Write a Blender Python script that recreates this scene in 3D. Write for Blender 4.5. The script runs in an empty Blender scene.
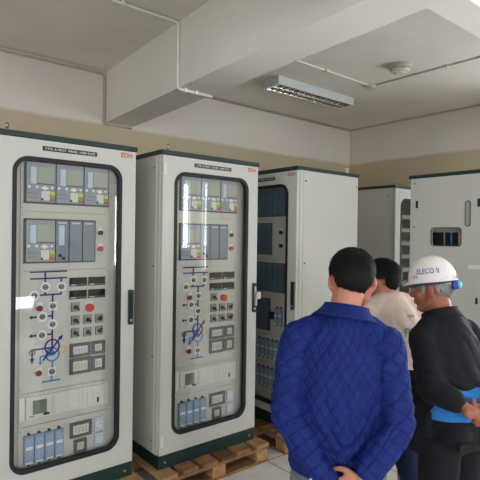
import bpy, bmesh, math, random
import numpy as np
from mathutils import Vector, Matrix, noise

random.seed(7)
SC = bpy.context.scene
COL = SC.collection
PI = math.pi
FLOOR = -0.135          # cabinets stand on pallets, their undersides at z = 0

# ------------------------------------------------------------------ materials
def lin(c):
    return tuple(((v / 255) / 12.92 if v / 255 <= .04045 else ((v / 255 + .055) / 1.055) ** 2.4) for v in c)

def mat(name, rgb, rough=.5, metal=0., noise_amt=0., noise_scale=8., bump=0., bump_scale=200., spec=.5, stretch=None, emit=0.):
    m = bpy.data.materials.new(name); m.use_nodes = True
    nt = m.node_tree; b = nt.nodes['Principled BSDF']
    c = lin(rgb)
    b.inputs['Base Color'].default_value = (*c, 1)
    b.inputs['Roughness'].default_value = rough
    b.inputs['Metallic'].default_value = metal
    b.inputs['Specular IOR Level'].default_value = spec
    if emit:
        b.inputs['Emission Color'].default_value = (*c, 1); b.inputs['Emission Strength'].default_value = emit
    co = nt.nodes.new('ShaderNodeTexCoord')
    src = co.outputs['Object']
    if stretch:
        mp = nt.nodes.new('ShaderNodeMapping'); mp.inputs['Scale'].default_value = stretch
        nt.links.new(src, mp.inputs['Vector']); src = mp.outputs['Vector']
    if noise_amt:
        n = nt.nodes.new('ShaderNodeTexNoise'); n.inputs['Scale'].default_value = noise_scale; n.inputs['Detail'].default_value = 5
        nt.links.new(src, n.inputs['Vector'])
        r = nt.nodes.new('ShaderNodeValToRGB')
        r.color_ramp.elements[0].position = .3; r.color_ramp.elements[1].position = .7
        r.color_ramp.elements[0].color = (*[max(0, v * (1 - noise_amt)) for v in c], 1)
        r.color_ramp.elements[1].color = (*[min(1, v * (1 + noise_amt)) for v in c], 1)
        nt.links.new(n.outputs['Fac'], r.inputs['Fac']); nt.links.new(r.outputs['Color'], b.inputs['Base Color'])
    if bump:
        n2 = nt.nodes.new('ShaderNodeTexNoise'); n2.inputs['Scale'].default_value = bump_scale; n2.inputs['Detail'].default_value = 3
        nt.links.new(src, n2.inputs['Vector'])
        bp = nt.nodes.new('ShaderNodeBump'); bp.inputs['Strength'].default_value = bump; bp.inputs['Distance'].default_value = .004
        nt.links.new(n2.outputs['Fac'], bp.inputs['Height']); nt.links.new(bp.outputs['Normal'], b.inputs['Normal'])
    return m

def glass_mat(name, tint=(.96, .97, .965), refl=.04):
    m = bpy.data.materials.new(name); m.use_nodes = True
    nt = m.node_tree; nt.nodes.clear()
    out = nt.nodes.new('ShaderNodeOutputMaterial'); mx = nt.nodes.new('ShaderNodeMixShader')
    tr = nt.nodes.new('ShaderNodeBsdfTransparent'); gl = nt.nodes.new('ShaderNodeBsdfGlossy'); lw = nt.nodes.new('ShaderNodeLayerWeight')
    lw.inputs['Blend'].default_value = .5
    tr.inputs['Color'].default_value = (*tint, 1); gl.inputs['Roughness'].default_value = .015
    pw = nt.nodes.new('ShaderNodeMath'); pw.operation = 'POWER'; pw.inputs[1].default_value = 5
    mul = nt.nodes.new('ShaderNodeMath'); mul.operation = 'MULTIPLY_ADD'; mul.inputs[1].default_value = .7; mul.inputs[2].default_value = refl
    nt.links.new(lw.outputs['Facing'], pw.inputs[0]); nt.links.new(pw.outputs[0], mul.inputs[0]); nt.links.new(mul.outputs[0], mx.inputs['Fac'])
    nt.links.new(tr.outputs[0], mx.inputs[1]); nt.links.new(gl.outputs[0], mx.inputs[2]); nt.links.new(mx.outputs[0], out.inputs['Surface'])
    return m

M = {}
M['paint'] = mat('cabinet_paint', (193, 193, 187), .45, noise_amt=.02, noise_scale=3, bump=.08, bump_scale=500)
M['paint_in'] = mat('panel_paint', (200, 197, 189), .5, noise_amt=.02, noise_scale=4)
M['green'] = mat('dark_green_paint', (14, 46, 44), .5, noise_amt=.06)
M['gasket'] = mat('black_gasket', (17, 15, 19), .6)
M['black'] = mat('black_plastic', (18, 18, 20), .45)
M['darkvoid'] = mat('dark_interior', (14, 14, 15), .8)
M['relay'] = mat('relay_grey', (146, 151, 162), .45, noise_amt=.03)
M['relay_edge'] = mat('relay_edge', (70, 72, 80), .5)
M['module'] = mat('module_grey', (126, 133, 146), .45)
M['module_dark'] = mat('module_blue_grey', (78, 98, 118), .4)
M['lcd'] = mat('lcd_green_grey', (166, 170, 156), .25)
M['lcd_dark'] = mat('lcd_dark', (112, 120, 108), .25)
M['pale_blue'] = mat('pale_blue_strip', (190, 205, 222), .5)
M['white'] = mat('white_plastic', (228, 228, 226), .4)
M['offwhite'] = mat('offwhite_plastic', (214, 211, 203), .45)
M['yellow'] = mat('yellow_key', (222, 200, 60), .4)
M['keygreen'] = mat('green_key', (90, 175, 80), .4)
M['keyred'] = mat('red_key', (205, 70, 75), .4)
M['blue_key'] = mat('blue_key', (50, 60, 130), .4)
M['red'] = mat('red_plastic', (205, 40, 38), .35)
M['darkred'] = mat('dark_red_lens', (130, 28, 34), .3)
M['navy'] = mat('navy_line', (38, 34, 120), .5)
M['lightblue'] = mat('light_blue_line', (40, 125, 200), .5)
M['amber'] = mat('amber_ring', (226, 180, 70), .5)
M['steel'] = mat('steel', (170, 170, 168), .35, metal=.8)
M['grey'] = mat('mid_grey_plastic', (150, 150, 148), .5)
M['meter'] = mat('meter_frame_grey', (86, 85, 88), .5)
M['contact'] = mat('pale_contact', (182, 180, 176), .5)
M['display'] = mat('meter_black', (12, 16, 18), .2)
M['teal'] = mat('teal_bar', (30, 90, 80), .3)
M['blockblue'] = mat('test_block_blue', (134, 155, 182), .45, noise_amt=.05)
M['lilac'] = mat('lilac_socket', (198, 200, 224), .45)
M['logo'] = mat('logo_red', (190, 30, 36), .5)
M['glass'] = glass_mat('door_glass')
M['winglass'] = glass_mat('window_glass', (.98, .985, .985), .04)
M['wood'] = mat('pallet_wood', (138, 100, 66), .75, noise_amt=.35, noise_scale=14, bump=.5, bump_scale=60, stretch=(1, 1, 1))
M['wood2'] = mat('pallet_wood_dark', (98, 64, 38), .8, noise_amt=.35, noise_scale=12, bump=.5, bump_scale=60)
M['wood3'] = mat('pallet_wood_pale', (168, 130, 90), .75, noise_amt=.25, noise_scale=16, bump=.4, bump_scale=70)
M['wood_end'] = mat('pallet_block_end', (176, 134, 88), .8, noise_amt=.3, noise_scale=30, bump=.4, bump_scale=90)
M['pipe'] = mat('white_conduit', (226, 224, 214), .45)
M['pipe_old'] = mat('painted_conduit', (176, 167, 150), .6)
M['plastic_cream'] = mat('cream_plastic', (206, 200, 184), .45)
M['lamp_body'] = mat('lamp_enamel', (205, 210, 208), .35)
M['louver'] = mat('louver_aluminium', (225, 222, 215), .18, metal=1.)
M['tube'] = mat('fluorescent_tube', (240, 240, 236), .3)
M['skin'] = mat('skin', (186, 124, 100), .5, noise_amt=.07, noise_scale=30, bump=.15, bump_scale=300)
M['skin_tan'] = mat('skin_tanned', (158, 96, 72), .5, noise_amt=.08, noise_scale=30, bump=.2, bump_scale=250)
M['lip'] = mat('lip', (150, 84, 76), .45)
M['eye'] = mat('eye_white', (215, 208, 200), .2)
M['iris'] = mat('eye_iris', (25, 16, 12), .2)
M['hair'] = mat('black_hair', (13, 11, 12), .55, noise_amt=.4, noise_scale=60, bump=.5, bump_scale=130, stretch=(3, 3, .5), spec=.22)
M['hair_grey'] = mat('grey_hair', (150, 148, 146), .5, noise_amt=.45, noise_scale=45, bump=.9, bump_scale=120, stretch=(3, 3, .6))
M['quilt'] = mat('quilted_navy_fabric', (20, 39, 108), .7, noise_amt=.12, noise_scale=14, bump=.25, bump_scale=350, spec=.2)
M['quilt_dark'] = mat('navy_collar_lining', (26, 36, 84), .7, bump=.25, bump_scale=350, spec=.3)
M['blackcloth'] = mat('black_jacket_fabric', (20, 22, 28), .75, noise_amt=.2, noise_scale=12, bump=.3, bump_scale=300, spec=.25)
M['blacktrouser'] = mat('black_trouser_fabric', (26, 26, 31), .8, noise_amt=.2, noise_scale=10, bump=.3, bump_scale=350, spec=.2)
M['greytrouser'] = mat('grey_trouser_fabric', (128, 128, 134), .8, noise_amt=.08, noise_scale=12, bump=.3, bump_scale=350, spec=.2)
M['navytrouser'] = mat('navy_trouser_fabric', (30, 42, 70), .8, noise_amt=.1, noise_scale=12, bump=.3, bump_scale=350, spec=.2)
M['blueshirt'] = mat('bright_blue_shirt', (52, 128, 206), .7, noise_amt=.08, noise_scale=14, bump=.3, bump_scale=350, spec=.2)
M['beige'] = mat('beige_workshirt', (208, 188, 178), .75, noise_amt=.05, noise_scale=12, bump=.3, bump_scale=350, spec=.2)
M['shirtgreen'] = mat('green_print', (52, 130, 80), .7)
M['shirtgrey'] = mat('grey_print', (90, 96, 100), .7)
M['shoe'] = mat('black_leather', (18, 17, 17), .4, bump=.2, bump_scale=150)
M['hat'] = mat('white_hard_hat', (236, 232, 230), .28, spec=.5)
M['hat_rim'] = mat('grey_rim', (62, 74, 100), .5)
M['hat_strap'] = mat('blue_ratchet', (36, 42, 150), .4)
M['hat_knob'] = mat('cyan_knob', (96, 196, 232), .4)
M['hat_text'] = mat('blue_lettering', (58, 84, 158), .5)

# ------------------------------------------------------------------ mesh helpers
def obj(name, bm, m, parent=None, smooth=False, bevel=0., seg=1):
    if bevel:
        bmesh.ops.bevel(bm, geom=[e for e in bm.edges if e.is_manifold and e.calc_face_angle(0) > .6], offset=bevel, segments=seg, affect='EDGES', profile=.5)
    bmesh.ops.recalc_face_normals(bm, faces=bm.faces)
    me = bpy.data.meshes.new(name); bm.to_mesh(me); bm.free()
    if smooth:
        me.polygons.foreach_set('use_smooth', [True] * len(me.polygons))
    me.materials.append(m if not isinstance(m, str) else M[m])
    o = bpy.data.objects.new(name, me); COL.objects.link(o)
    if parent: o.parent = parent
    return o

def thing(name, label, cat, loc=(0, 0, 0), rotz=0., group=None):
    o = bpy.data.objects.new(name, None); COL.objects.link(o)
    o.empty_display_size = .1
    o.location = loc; o.rotation_euler = (0, 0, rotz); tag(o, label, cat, group)
    return o

def tag(o, label, cat, group=None):
    o['label'] = label; o['category'] = cat
    if group: o['group'] = group
    return o

def struct(o):
    o['kind'] = 'structure'; return o

def box(bm, x0, x1, y0, y1, z0, z1):
    v = [bm.verts.new(p) for p in ((x0, y0, z0), (x1, y0, z0), (x1, y1, z0), (x0, y1, z0), (x0, y0, z1), (x1, y0, z1), (x1, y1, z1), (x0, y1, z1))]
    for f in ((0, 3, 2, 1), (4, 5, 6, 7), (0, 1, 5, 4), (1, 2, 6, 5), (2, 3, 7, 6), (3, 0, 4, 7)):
        bm.faces.new([v[i] for i in f])
    return bm

def B(x0, x1, y0, y1, z0, z1):
    return box(bmesh.new(), x0, x1, y0, y1, z0, z1)

def BS(*bs):
    bm = bmesh.new()
    for b in bs: box(bm, *b)
    return bm

def arc_rr(x0, x1, z0, z1, r, k=6):
    pts = []
    for cx, cz, a0 in ((x1 - r, z1 - r, 0), (x0 + r, z1 - r, 90), (x0 + r, z0 + r, 180), (x1 - r, z0 + r, 270)):
        for i in range(k + 1):
            a = math.radians(a0 + 90 * i / k); pts.append((cx + r * math.cos(a), cz + r * math.sin(a)))
    return pts

def plate_hole(bm, ox, hole, r, y0, y1, k=6):
    """rectangular sheet with one rounded hole"""
    x0, x1, z0, z1 = ox
    oc = [(x1, z1), (x0, z1), (x0, z0), (x1, z0)]
    ip = arc_rr(*hole, r, k)
    L = []
    for y in (y0, y1):
        L.append(([bm.verts.new((a, y, b)) for a, b in oc], [bm.verts.new((a, y, b)) for a, b in ip]))
    for o_, i_ in L:
        for c in range(4):
            s = c * (k + 1)
            for j in range(k): bm.faces.new((o_[c], i_[s + j + 1], i_[s + j]))
            bm.faces.new((o_[c], o_[(c + 1) % 4], i_[((c + 1) * (k + 1)) % len(ip)], i_[s + k]))
    n = len(ip)
    for c in range(4): bm.faces.new((L[0][0][c], L[0][0][(c + 1) % 4], L[1][0][(c + 1) % 4], L[1][0][c]))
    for c in range(n): bm.faces.new((L[0][1][c], L[0][1][(c + 1) % n], L[1][1][(c + 1) % n], L[1][1][c]))
    return bm

def rr_ring(bm, outer, ro, inner, ri, y0, y1, k=8):
    a = arc_rr(*outer, ro, k); b = arc_rr(*inner, ri, k); n = len(a)
    V = [[bm.verts.new((p[0], y, p[1])) for p in l] for y in (y0, y1) for l in (a, b)]
    for i in range(n):
        j = (i + 1) % n
        bm.faces.new((V[0][i], V[0][j], V[1][j], V[1][i])); bm.faces.new((V[2][i], V[2][j], V[3][j], V[3][i]))
        bm.faces.new((V[0][i], V[0][j], V[2][j], V[2][i])); bm.faces.new((V[1][i], V[1][j], V[3][j], V[3][i]))
    return bm

def rr_solid(bm, outer, r, y0, y1, k=6):
    a = arc_rr(*outer, r, k); n = len(a)
    f = [bm.verts.new((p[0], y0, p[1])) for p in a]; g = [bm.verts.new((p[0], y1, p[1])) for p in a]
    bm.faces.new(f); bm.faces.new(g[::-1])
    for i in range(n): bm.faces.new((f[i], g[i], g[(i + 1) % n], f[(i + 1) % n]))
    return bm

def disc(bm, x, z, r, y0, y1, n=20):
    f = [bm.verts.new((x + r * math.cos(2 * PI * i / n), y0, z + r * math.sin(2 * PI * i / n))) for i in range(n)]
    g = [bm.verts.new((v.co.x, y1, v.co.z)) for v in f]
    bm.faces.new(f); bm.faces.new(g[::-1])
    for i in range(n): bm.faces.new((f[i], g[i], g[(i + 1) % n], f[(i + 1) % n]))
    return bm

def ringd(bm, x, z, ro, ri, y0, y1, n=28):
    V = [[bm.verts.new((x + r * math.cos(2 * PI * i / n), y, z + r * math.sin(2 * PI * i / n))) for i in range(n)] for y in (y0, y1) for r in (ro, ri)]
    for i in range(n):
        j = (i + 1) % n
        for p, q in ((0, 1), (2, 3), (0, 2), (1, 3)): bm.faces.new((V[p][i], V[p][j], V[q][j], V[q][i]))
    return bm

def bar2(bm, x0, z0, x1, z1, w, y0, y1):
    d = Vector((x1 - x0, 0, z1 - z0)); d.normalize(); n = Vector((-d.z, 0, d.x)) * w / 2
    P = [Vector((x0, 0, z0)) + n, Vector((x0, 0, z0)) - n, Vector((x1, 0, z1)) - n, Vector((x1, 0, z1)) + n]
    f = [bm.verts.new((p.x, y0, p.z)) for p in P]; g = [bm.verts.new((p.x, y1, p.z)) for p in P]
    bm.faces.new(f); bm.faces.new(g[::-1])
    for i in range(4): bm.faces.new((f[i], g[i], g[(i + 1) % 4], f[(i + 1) % 4]))
    return bm

def tri2(bm, pts, y0, y1):
    f = [bm.verts.new((p[0], y0, p[1])) for p in pts]; g = [bm.verts.new((p[0], y1, p[1])) for p in pts]
    bm.faces.new(f); bm.faces.new(g[::-1]); n = len(pts)
    for i in range(n): bm.faces.new((f[i], g[i], g[(i + 1) % n], f[(i + 1) % n]))
    return bm

def pipe(bm, pts, r, n=10):
    """round pipe along a polyline"""
    pts = [Vector(p) for p in pts]; rings = []
    for i, p in enumerate(pts):
        t = (pts[min(i + 1, len(pts) - 1)] - pts[max(i - 1, 0)]).normalized()
        a = t.orthogonal().normalized() if i == 0 else (rings[-1][1] - t * rings[-1][1].dot(t)).normalized()
        b = t.cross(a)
        k = 1.0
        if 0 < i < len(pts) - 1:
            c = (pts[i] - pts[i - 1]).normalized().dot((pts[i + 1] - pts[i]).normalized()); k = 1 / max(.5, math.sqrt((1 + c) / 2))
        rings.append(([bm.verts.new(p + (a * math.cos(2 * PI * j / n) + b * math.sin(2 * PI * j / n)) * r * (k if k > 1 else 1)) for j in range(n)], a))
    for i in range(len(rings) - 1):
        for j in range(n):
            bm.faces.new((rings[i][0][j], rings[i][0][(j + 1) % n], rings[i + 1][0][(j + 1) % n], rings[i + 1][0][j]))
    bm.faces.new(rings[0][0]); bm.faces.new(rings[-1][0][::-1])
    return bm

def text_mesh(body, width, height, spacing=1.0, bold=0.):
    """flat lettering as 2-D mesh scaled to width x height, centred; returns verts (x, y) and faces"""
    cu = bpy.data.curves.new('lettering', 'FONT'); cu.body = body; cu.size = 1; cu.offset = bold; cu.space_character = spacing
    cu.resolution_u = 3
    o = bpy.data.objects.new('lettering', cu); COL.objects.link(o)
    dg = bpy.context.evaluated_depsgraph_get(); dg.update()
    me = bpy.data.meshes.new_from_object(o.evaluated_get(dg))
    vs = [Vector(v.co) for v in me.vertices]; fs = [tuple(p.vertices) for p in me.polygons]
    bpy.data.objects.remove(o); bpy.data.curves.remove(cu); bpy.data.meshes.remove(me)
    x0 = min(v.x for v in vs); x1 = max(v.x for v in vs); y0 = min(v.y for v in vs); y1 = max(v.y for v in vs)
    out = [((v.x - (x0 + x1) / 2) * width / (x1 - x0), (v.y - (y0 + y1) / 2) * height / (y1 - y0)) for v in vs]
    return out, fs

TEXT_CACHE = {}
def text_bm(body, width, height, cx, cz, y, bold=0., spacing=1.0):
    key = (body, bold, spacing)
    if key not in TEXT_CACHE: TEXT_CACHE[key] = text_mesh(body, 1, 1, spacing, bold)
    vs, fs = TEXT_CACHE[key]
    bm = bmesh.new(); V = [bm.verts.new((cx + a * width, y, cz + b * height)) for a, b in vs]
    for f in fs:
        try: bm.faces.new([V[i] for i in f])
        except ValueError: pass
    return bm

# ------------------------------------------------------------------ room
XL, XR, YB, YR, ZC = -3.6, 5.90, 4.626, -3.3, 3.10

def wall_mat():
    m = bpy.data.materials.new('two_tone_wall'); m.use_nodes = True
    nt = m.node_tree; b = nt.nodes['Principled BSDF']; b.inputs['Roughness'].default_value = .85; b.inputs['Specular IOR Level'].default_value = .2
    g = nt.nodes.new('ShaderNodeNewGeometry'); s = nt.nodes.new('ShaderNodeSeparateXYZ'); nt.links.new(g.outputs['Position'], s.inputs[0])
    n = nt.nodes.new('ShaderNodeTexNoise'); n.inputs['Scale'].default_value = 1.3; n.inputs['Detail'].default_value = 6; nt.links.new(g.outputs['Position'], n.inputs['Vector'])
    ma = nt.nodes.new('ShaderNodeMath'); ma.operation = 'MULTIPLY_ADD'; ma.inputs[1].default_value = .05; nt.links.new(n.outputs['Fac'], ma.inputs[0]); nt.links.new(s.outputs['Z'], ma.inputs[2])
    r = nt.nodes.new('ShaderNodeMapRange'); r.inputs['From Min'].default_value = 2.58; r.inputs['From Max'].default_value = 2.62; nt.links.new(ma.outputs[0], r.inputs['Value'])
    mx = nt.nodes.new('ShaderNodeMix'); mx.data_type = 'RGBA'
    mx.inputs['A'].default_value = (*lin((198, 183, 156)), 1); mx.inputs['B'].default_value = (*lin((222, 214, 206)), 1)
    nt.links.new(r.outputs[0], mx.inputs['Factor'])
    mx2 = nt.nodes.new('ShaderNodeMix'); mx2.data_type = 'RGBA'; mx2.blend_type = 'MULTIPLY'; mx2.inputs['Factor'].default_value = .18
    nt.links.new(mx.outputs['Result'], mx2.inputs['A']); nt.links.new(n.outputs['Color'], mx2.inputs['B'])
    nt.links.new(mx2.outputs['Result'], b.inputs['Base Color'])
    n3 = nt.nodes.new('ShaderNodeTexNoise'); n3.inputs['Scale'].default_value = 40; nt.links.new(g.outputs['Position'], n3.inputs['Vector'])
    bp = nt.nodes.new('ShaderNodeBump'); bp.inputs['Strength'].default_value = .12; bp.inputs['Distance'].default_value = .01
    nt.links.new(n3.outputs['Fac'], bp.inputs['Height']); nt.links.new(bp.outputs['Normal'], b.inputs['Normal'])
    return m
M['wall'] = wall_mat()
M['ceiling'] = mat('ceiling_plaster', (228, 223, 216), .9, noise_amt=.06, noise_scale=1.5, bump=.1, bump_scale=30, spec=.2)
M['beam'] = mat('beam_plaster', (230, 227, 222), .9, noise_amt=.04, noise_scale=1.5, bump=.1, bump_scale=30, spec=.2)

def tile_mat():
    m = bpy.data.materials.new('floor_tiles'); m.use_nodes = True
    nt = m.node_tree; b = nt.nodes['Principled BSDF']; b.inputs['Roughness'].default_value = .32
    g = nt.nodes.new('ShaderNodeNewGeometry')
    mp = nt.nodes.new('ShaderNodeMapping'); mp.inputs['Location'].default_value = (-2.41, -2.585, 0); nt.links.new(g.outputs['Position'], mp.inputs['Vector'])
    s = nt.nodes.new('ShaderNodeSeparateXYZ'); nt.links.new(mp.outputs[0], s.inputs[0])
    ds = []
    for ax in 'XY':
        d = nt.nodes.new('ShaderNodeMath'); d.operation = 'PINGPONG'; d.inputs[1].default_value = .3; nt.links.new(s.outputs[ax], d.inputs[0]); ds.append(d)
    mn = nt.nodes.new('ShaderNodeMath'); mn.operation = 'MINIMUM'; nt.links.new(ds[0].outputs[0], mn.inputs[0]); nt.links.new(ds[1].outputs[0], mn.inputs[1])
    r = nt.nodes.new('ShaderNodeMapRange'); r.inputs['From Min'].default_value = .0025; r.inputs['From Max'].default_value = .0045; nt.links.new(mn.outputs[0], r.inputs['Value'])
    n = nt.nodes.new('ShaderNodeTexNoise'); n.inputs['Scale'].default_value = 9; n.inputs['Detail'].default_value = 8; nt.links.new(g.outputs['Position'], n.inputs['Vector'])
    cr = nt.nodes.new('ShaderNodeValToRGB'); cr.color_ramp.elements[0].position = .3; cr.color_ramp.elements[1].position = .7
    cr.color_ramp.elements[0].color = (*lin((216, 213, 209)), 1); cr.color_ramp.elements[1].color = (*lin((232, 229, 225)), 1)
    nt.links.new(n.outputs['Fac'], cr.inputs['Fac'])
    mx = nt.nodes.new('ShaderNodeMix'); mx.data_type = 'RGBA'; mx.inputs['A'].default_value = (*lin((70, 68, 68)), 1)
    nt.links.new(r.outputs[0], mx.inputs['Factor']); nt.links.new(cr.outputs['Color'], mx.inputs['B']); nt.links.new(mx.outputs['Result'], b.inputs['Base Color'])
    bp = nt.nodes.new('ShaderNodeBump'); bp.inputs['Strength'].default_value = .4; bp.inputs['Distance'].default_value = .003
    nt.links.new(r.outputs[0], bp.inputs['Height']); nt.links.new(bp.outputs['Normal'], b.inputs['Normal'])
    return m
M['floor'] = tile_mat()

struct(obj('floor', B(XL - .2, XR + .2, YR - .2, YB + .2, FLOOR - .12, FLOOR), 'floor'))
struct(obj('ceiling', B(XL - .2, XR + .2, YR - .2, YB + .2, ZC, ZC + .10), 'ceiling'))
struct(obj('wall_back', B(XL - .2, XR + .2, YB, YB + .2, FLOOR, ZC), 'wall'))
def beam_x(y): return 1.832 + .047 * y
bm = B(0, .300, YR, YB, 2.60, ZC)
for v in bm.verts: v.co.x += beam_x(v.co.y)
struct(obj('beam', bm, 'beam'))
struct(obj('beam', BS((XL, beam_x(1.2) + .02, 1.10, 1.27, 2.602, ZC), (beam_x(1.2) + .285, XR, 1.10, 1.27, 2.602, ZC)), 'beam'))

def wall_with_windows(name, horiz, a0, a1, fixed0, fixed1, wins, z0, z1):
    """a wall of boxes around its window openings"""
    bs = []; cur = a0
    def bx(p, q, zz0, zz1):
        bs.append((p, q, fixed0, fixed1, zz0, zz1) if horiz else (fixed0, fixed1, p, q, zz0, zz1))
    for w0, w1 in wins:
        bx(cur, w0, FLOOR, ZC); bx(w0, w1, FLOOR, z0); bx(w0, w1, z1, ZC); cur = w1
    bx(cur, a1, FLOOR, ZC)
    struct(obj(name, BS(*bs), 'wall'))

ADDED_WINS_REAR = [(-3.0, -1.2, .75, 2.45), (-.3, 1.5, .75, 2.45), (2.05, 2.95, .15, .42), (4.1, 5.15, .75, 2.45), (5.6, 5.85, .75, 2.62)]  # unseen windows added for light and reflections; low slit makes a glare band
ADDED_WINS_LEFT = [(-2.2, -.2, .75, 2.45), (.9, 2.7, .75, 2.45)]  # invented out-of-view windows bringing in light from the left
ADDED_WINS_RIGHT = [(-3.2, -2.88, .75, 2.62), (-1.3, .3, .75, 2.45), (.55, 1.6, .75, 2.45)]  # out-of-view windows added to brighten the ceiling; first gives a door-glass reflection

def wall_with_windows(name, horiz, a0, a1, fixed0, fixed1, wins):
    """a wall of boxes around its window openings"""
    bs = []; cur = a0
    def bx(p, q, zz0, zz1):
        bs.append((p, q, fixed0, fixed1, zz0, zz1) if horiz else (fixed0, fixed1, p, q, zz0, zz1))
    for w0, w1, z0, z1 in wins:
        bx(cur, w0, FLOOR, ZC); bx(w0, w1, FLOOR, z0); bx(w0, w1, z1, ZC); cur = w1
    bx(cur, a1, FLOOR, ZC)
    struct(obj(name, BS(*bs), 'wall'))
wall_with_windows('wall_rear', True, XL - .2, XR + .2, YR - .2, YR, ADDED_WINS_REAR)
wall_with_windows('wall_left', False, YR, YB, XL - .2, XL, ADDED_WINS_LEFT)
wall_with_windows('wall_right', False, YR, YB, XR, XR + .2, ADDED_WINS_RIGHT)
wn = 0
def window(horiz, w0, w1, z0, z1, f):
    global wn; wn += 1
    bars = []
    def bx(p, q, a, b): bars.append((p, q, f - .03, f + .03, a, b) if horiz else (f - .03, f + .03, p, q, a, b))
    t = .05 if w1 - w0 > .5 and z1 - z0 > .5 else .025
    bx(w0, w1, z0, z0 + t); bx(w0, w1, z1 - t, z1); bx(w0, w0 + t, z0 + t, z1 - t); bx(w1 - t, w1, z0 + t, z1 - t)
    mid = (w0 + w1) / 2
    if w1 - w0 > 1: bx(mid - t / 2, mid + t / 2, z0 + t, z1 - t)
    o = struct(obj('window_%d' % wn, BS(*bars), 'white'))  # invented window out of view, built for its light and reflections
    g = (w0 + t, w1 - t, f - .004, f + .004, z0 + t, z1 - t) if horiz else (f - .004, f + .004, w0 + t, w1 - t, z0 + t, z1 - t)
    obj('window_pane', B(*g), 'winglass', o)
for q in ADDED_WINS_REAR: window(True, *q, YR - .1)
for q in ADDED_WINS_LEFT: window(False, *q, XL - .1)
for q in ADDED_WINS_RIGHT: window(False, *q, XR + .1)

# painted trim line between wall and ceiling (old conduit run)
c = obj('cable_conduit', pipe(bmesh.new(), [(XL, YB - .014, ZC - .03), (2.01, YB - .014, ZC - .03), (2.03, YB - .014, ZC - .05), (2.03, YB - .014, 2.595), (2.045, YB - .014, 2.58), (2.33, YB - .014, 2.58)], .010), 'pipe_old', smooth=True)
tag(c, 'beige painted conduit along the back wall top that drops beside the beam', 'conduit')
c = obj('cable_conduit', pipe(bmesh.new(), [(2.35, YB - .011, ZC - .016), (XR - .011, YB - .011, ZC - .016), (XR - .011, 1.28, ZC - .016)], .009), 'pipe_old', smooth=True)
tag(c, 'beige conduit in the ceiling corner beyond the light fitting', 'conduit')
cy = 3.155
c = obj('cable_conduit', pipe(bmesh.new(), [(XL, cy, ZC - .013), (1.953, cy, ZC - .013), (1.966, cy, ZC - .026), (1.966, cy, 2.60), (1.98, cy, 2.588), (2.285, cy, 2.588)], .0105), 'pipe', smooth=True)
for x in (.6, 1.5): obj('pipe_clip', B(x, x + .02, cy - .02, cy + .02, ZC - .03, ZC), 'pipe', c)
for x in (2.02, 2.12): obj('pipe_clip', B(x, x + .02, cy - .02, cy + .02, 2.572, 2.6), 'pipe', c)
tag(c, 'white conduit crossing the ceiling and looping under the big beam', 'conduit')
c = obj('cable_conduit', pipe(bmesh.new(), [(2.30, 3.13, ZC - .009), (4.28, 3.13, ZC - .009)], .009), 'pipe', smooth=True)
for x in (2.9, 3.6): obj('pipe_clip', B(x, x + .02, 3.11, 3.15, ZC - .026, ZC), 'pipe', c)
tag(c, 'white ceiling conduit running from the beam to the round junction box', 'conduit')
c = obj('cable_conduit', pipe(bmesh.new(), [(4.345, 3.075, ZC - .007), (4.37, 1.272, ZC - .007)], .0075), 'pipe', smooth=True)
obj('pipe_clip', B(4.335, 4.38, 2.30, 2.32, ZC - .026, ZC), 'pipe', c)
tag(c, 'thin white ceiling conduit from the junction box past the smoke detector', 'conduit')

def lathe(bm, prof, cx, cy_, n=28):
    R = [[bm.verts.new((cx + r * math.cos(2 * PI * i / n), cy_ + r * math.sin(2 * PI * i / n), z)) for i in range(n)] for r, z in prof]
    for a, b in zip(R, R[1:]):
        for i in range(n): bm.faces.new((a[i], a[(i + 1) % n], b[(i + 1) % n], b[i]))
    bm.faces.new(R[0]); bm.faces.new(R[-1][::-1])
    return bm
jb = obj('junction_box', lathe(bmesh.new(), [(.05, ZC), (.05, ZC - .03), (.046, ZC - .036), (.01, ZC - .037)], 4.335, 3.13), 'plastic_cream', smooth=False)
tag(jb, 'small round white junction box on the ceiling', 'junction box')
sd = thing('smoke_detector', 'round cream smoke detector on the ceiling', 'smoke detector', (4.04, 2.60, ZC))
obj('base', lathe(bmesh.new(), [(.105, 0), (.105, -.022), (.098, -.026)], 0, 0), 'plastic_cream', sd)
obj('sensor_head', lathe(bmesh.new(), [(.09, -.026), (.09, -.05), (.08, -.062), (.045, -.068), (.04, -.075), (.01, -.076)], 0, 0), 'offwhite', sd)
obj('sensor_vent', lathe(bmesh.new(), [(.0915, -.036), (.0915, -.042)], 0, 0), 'grey', sd)

# ceiling lamp
lp = thing('fluorescent_light', 'white rectangular ceiling light with twin shiny louvres', 'ceiling light', (3.99, 3.665, ZC))
L2, W2, HH = .60, .115, .085
bm = BS((-L2, L2, -W2, W2, -.018, 0), (-L2, L2, -W2, -W2 + .012, -HH, -.018), (-L2, L2, W2 - .012, W2, -HH, -.018), (-L2, -L2 + .012, -W2 + .012, W2 - .012, -HH, -.018), (L2 - .012, L2, -W2 + .012, W2 - .012, -HH, -.018))
obj('lamp_housing', bm, 'lamp_body', lp)
for s in (-1, 1):
    yc = s * .052
    bm = bmesh.new(); pipe(bm, [(-L2 + .04, yc, -.045), (L2 - .04, yc, -.045)], .013, 12); obj('lamp_tube', bm, 'tube', lp, smooth=True)
    bm = bmesh.new()
    for k in range(15):
        x = -L2 + .03 + k * (2 * L2 - .06) / 14
        tri2(bm, [(x - .010, -HH + .002), (x + .010, -HH + .002), (x + .003, -.06), (x - .003, -.06)], yc - .046, yc + .046)
    for e in (-1, 1):
        v = [(-L2 + .014, yc + e * .046, -HH + .001), (L2 - .014, yc + e * .046, -HH + .001), (L2 - .014, yc + e * .03, -.03), (-L2 + .014, yc + e * .03, -.03)]
        bm.faces.new([bm.verts.new(p) for p in v])
    obj('louver', bm, 'louver', lp)
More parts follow.
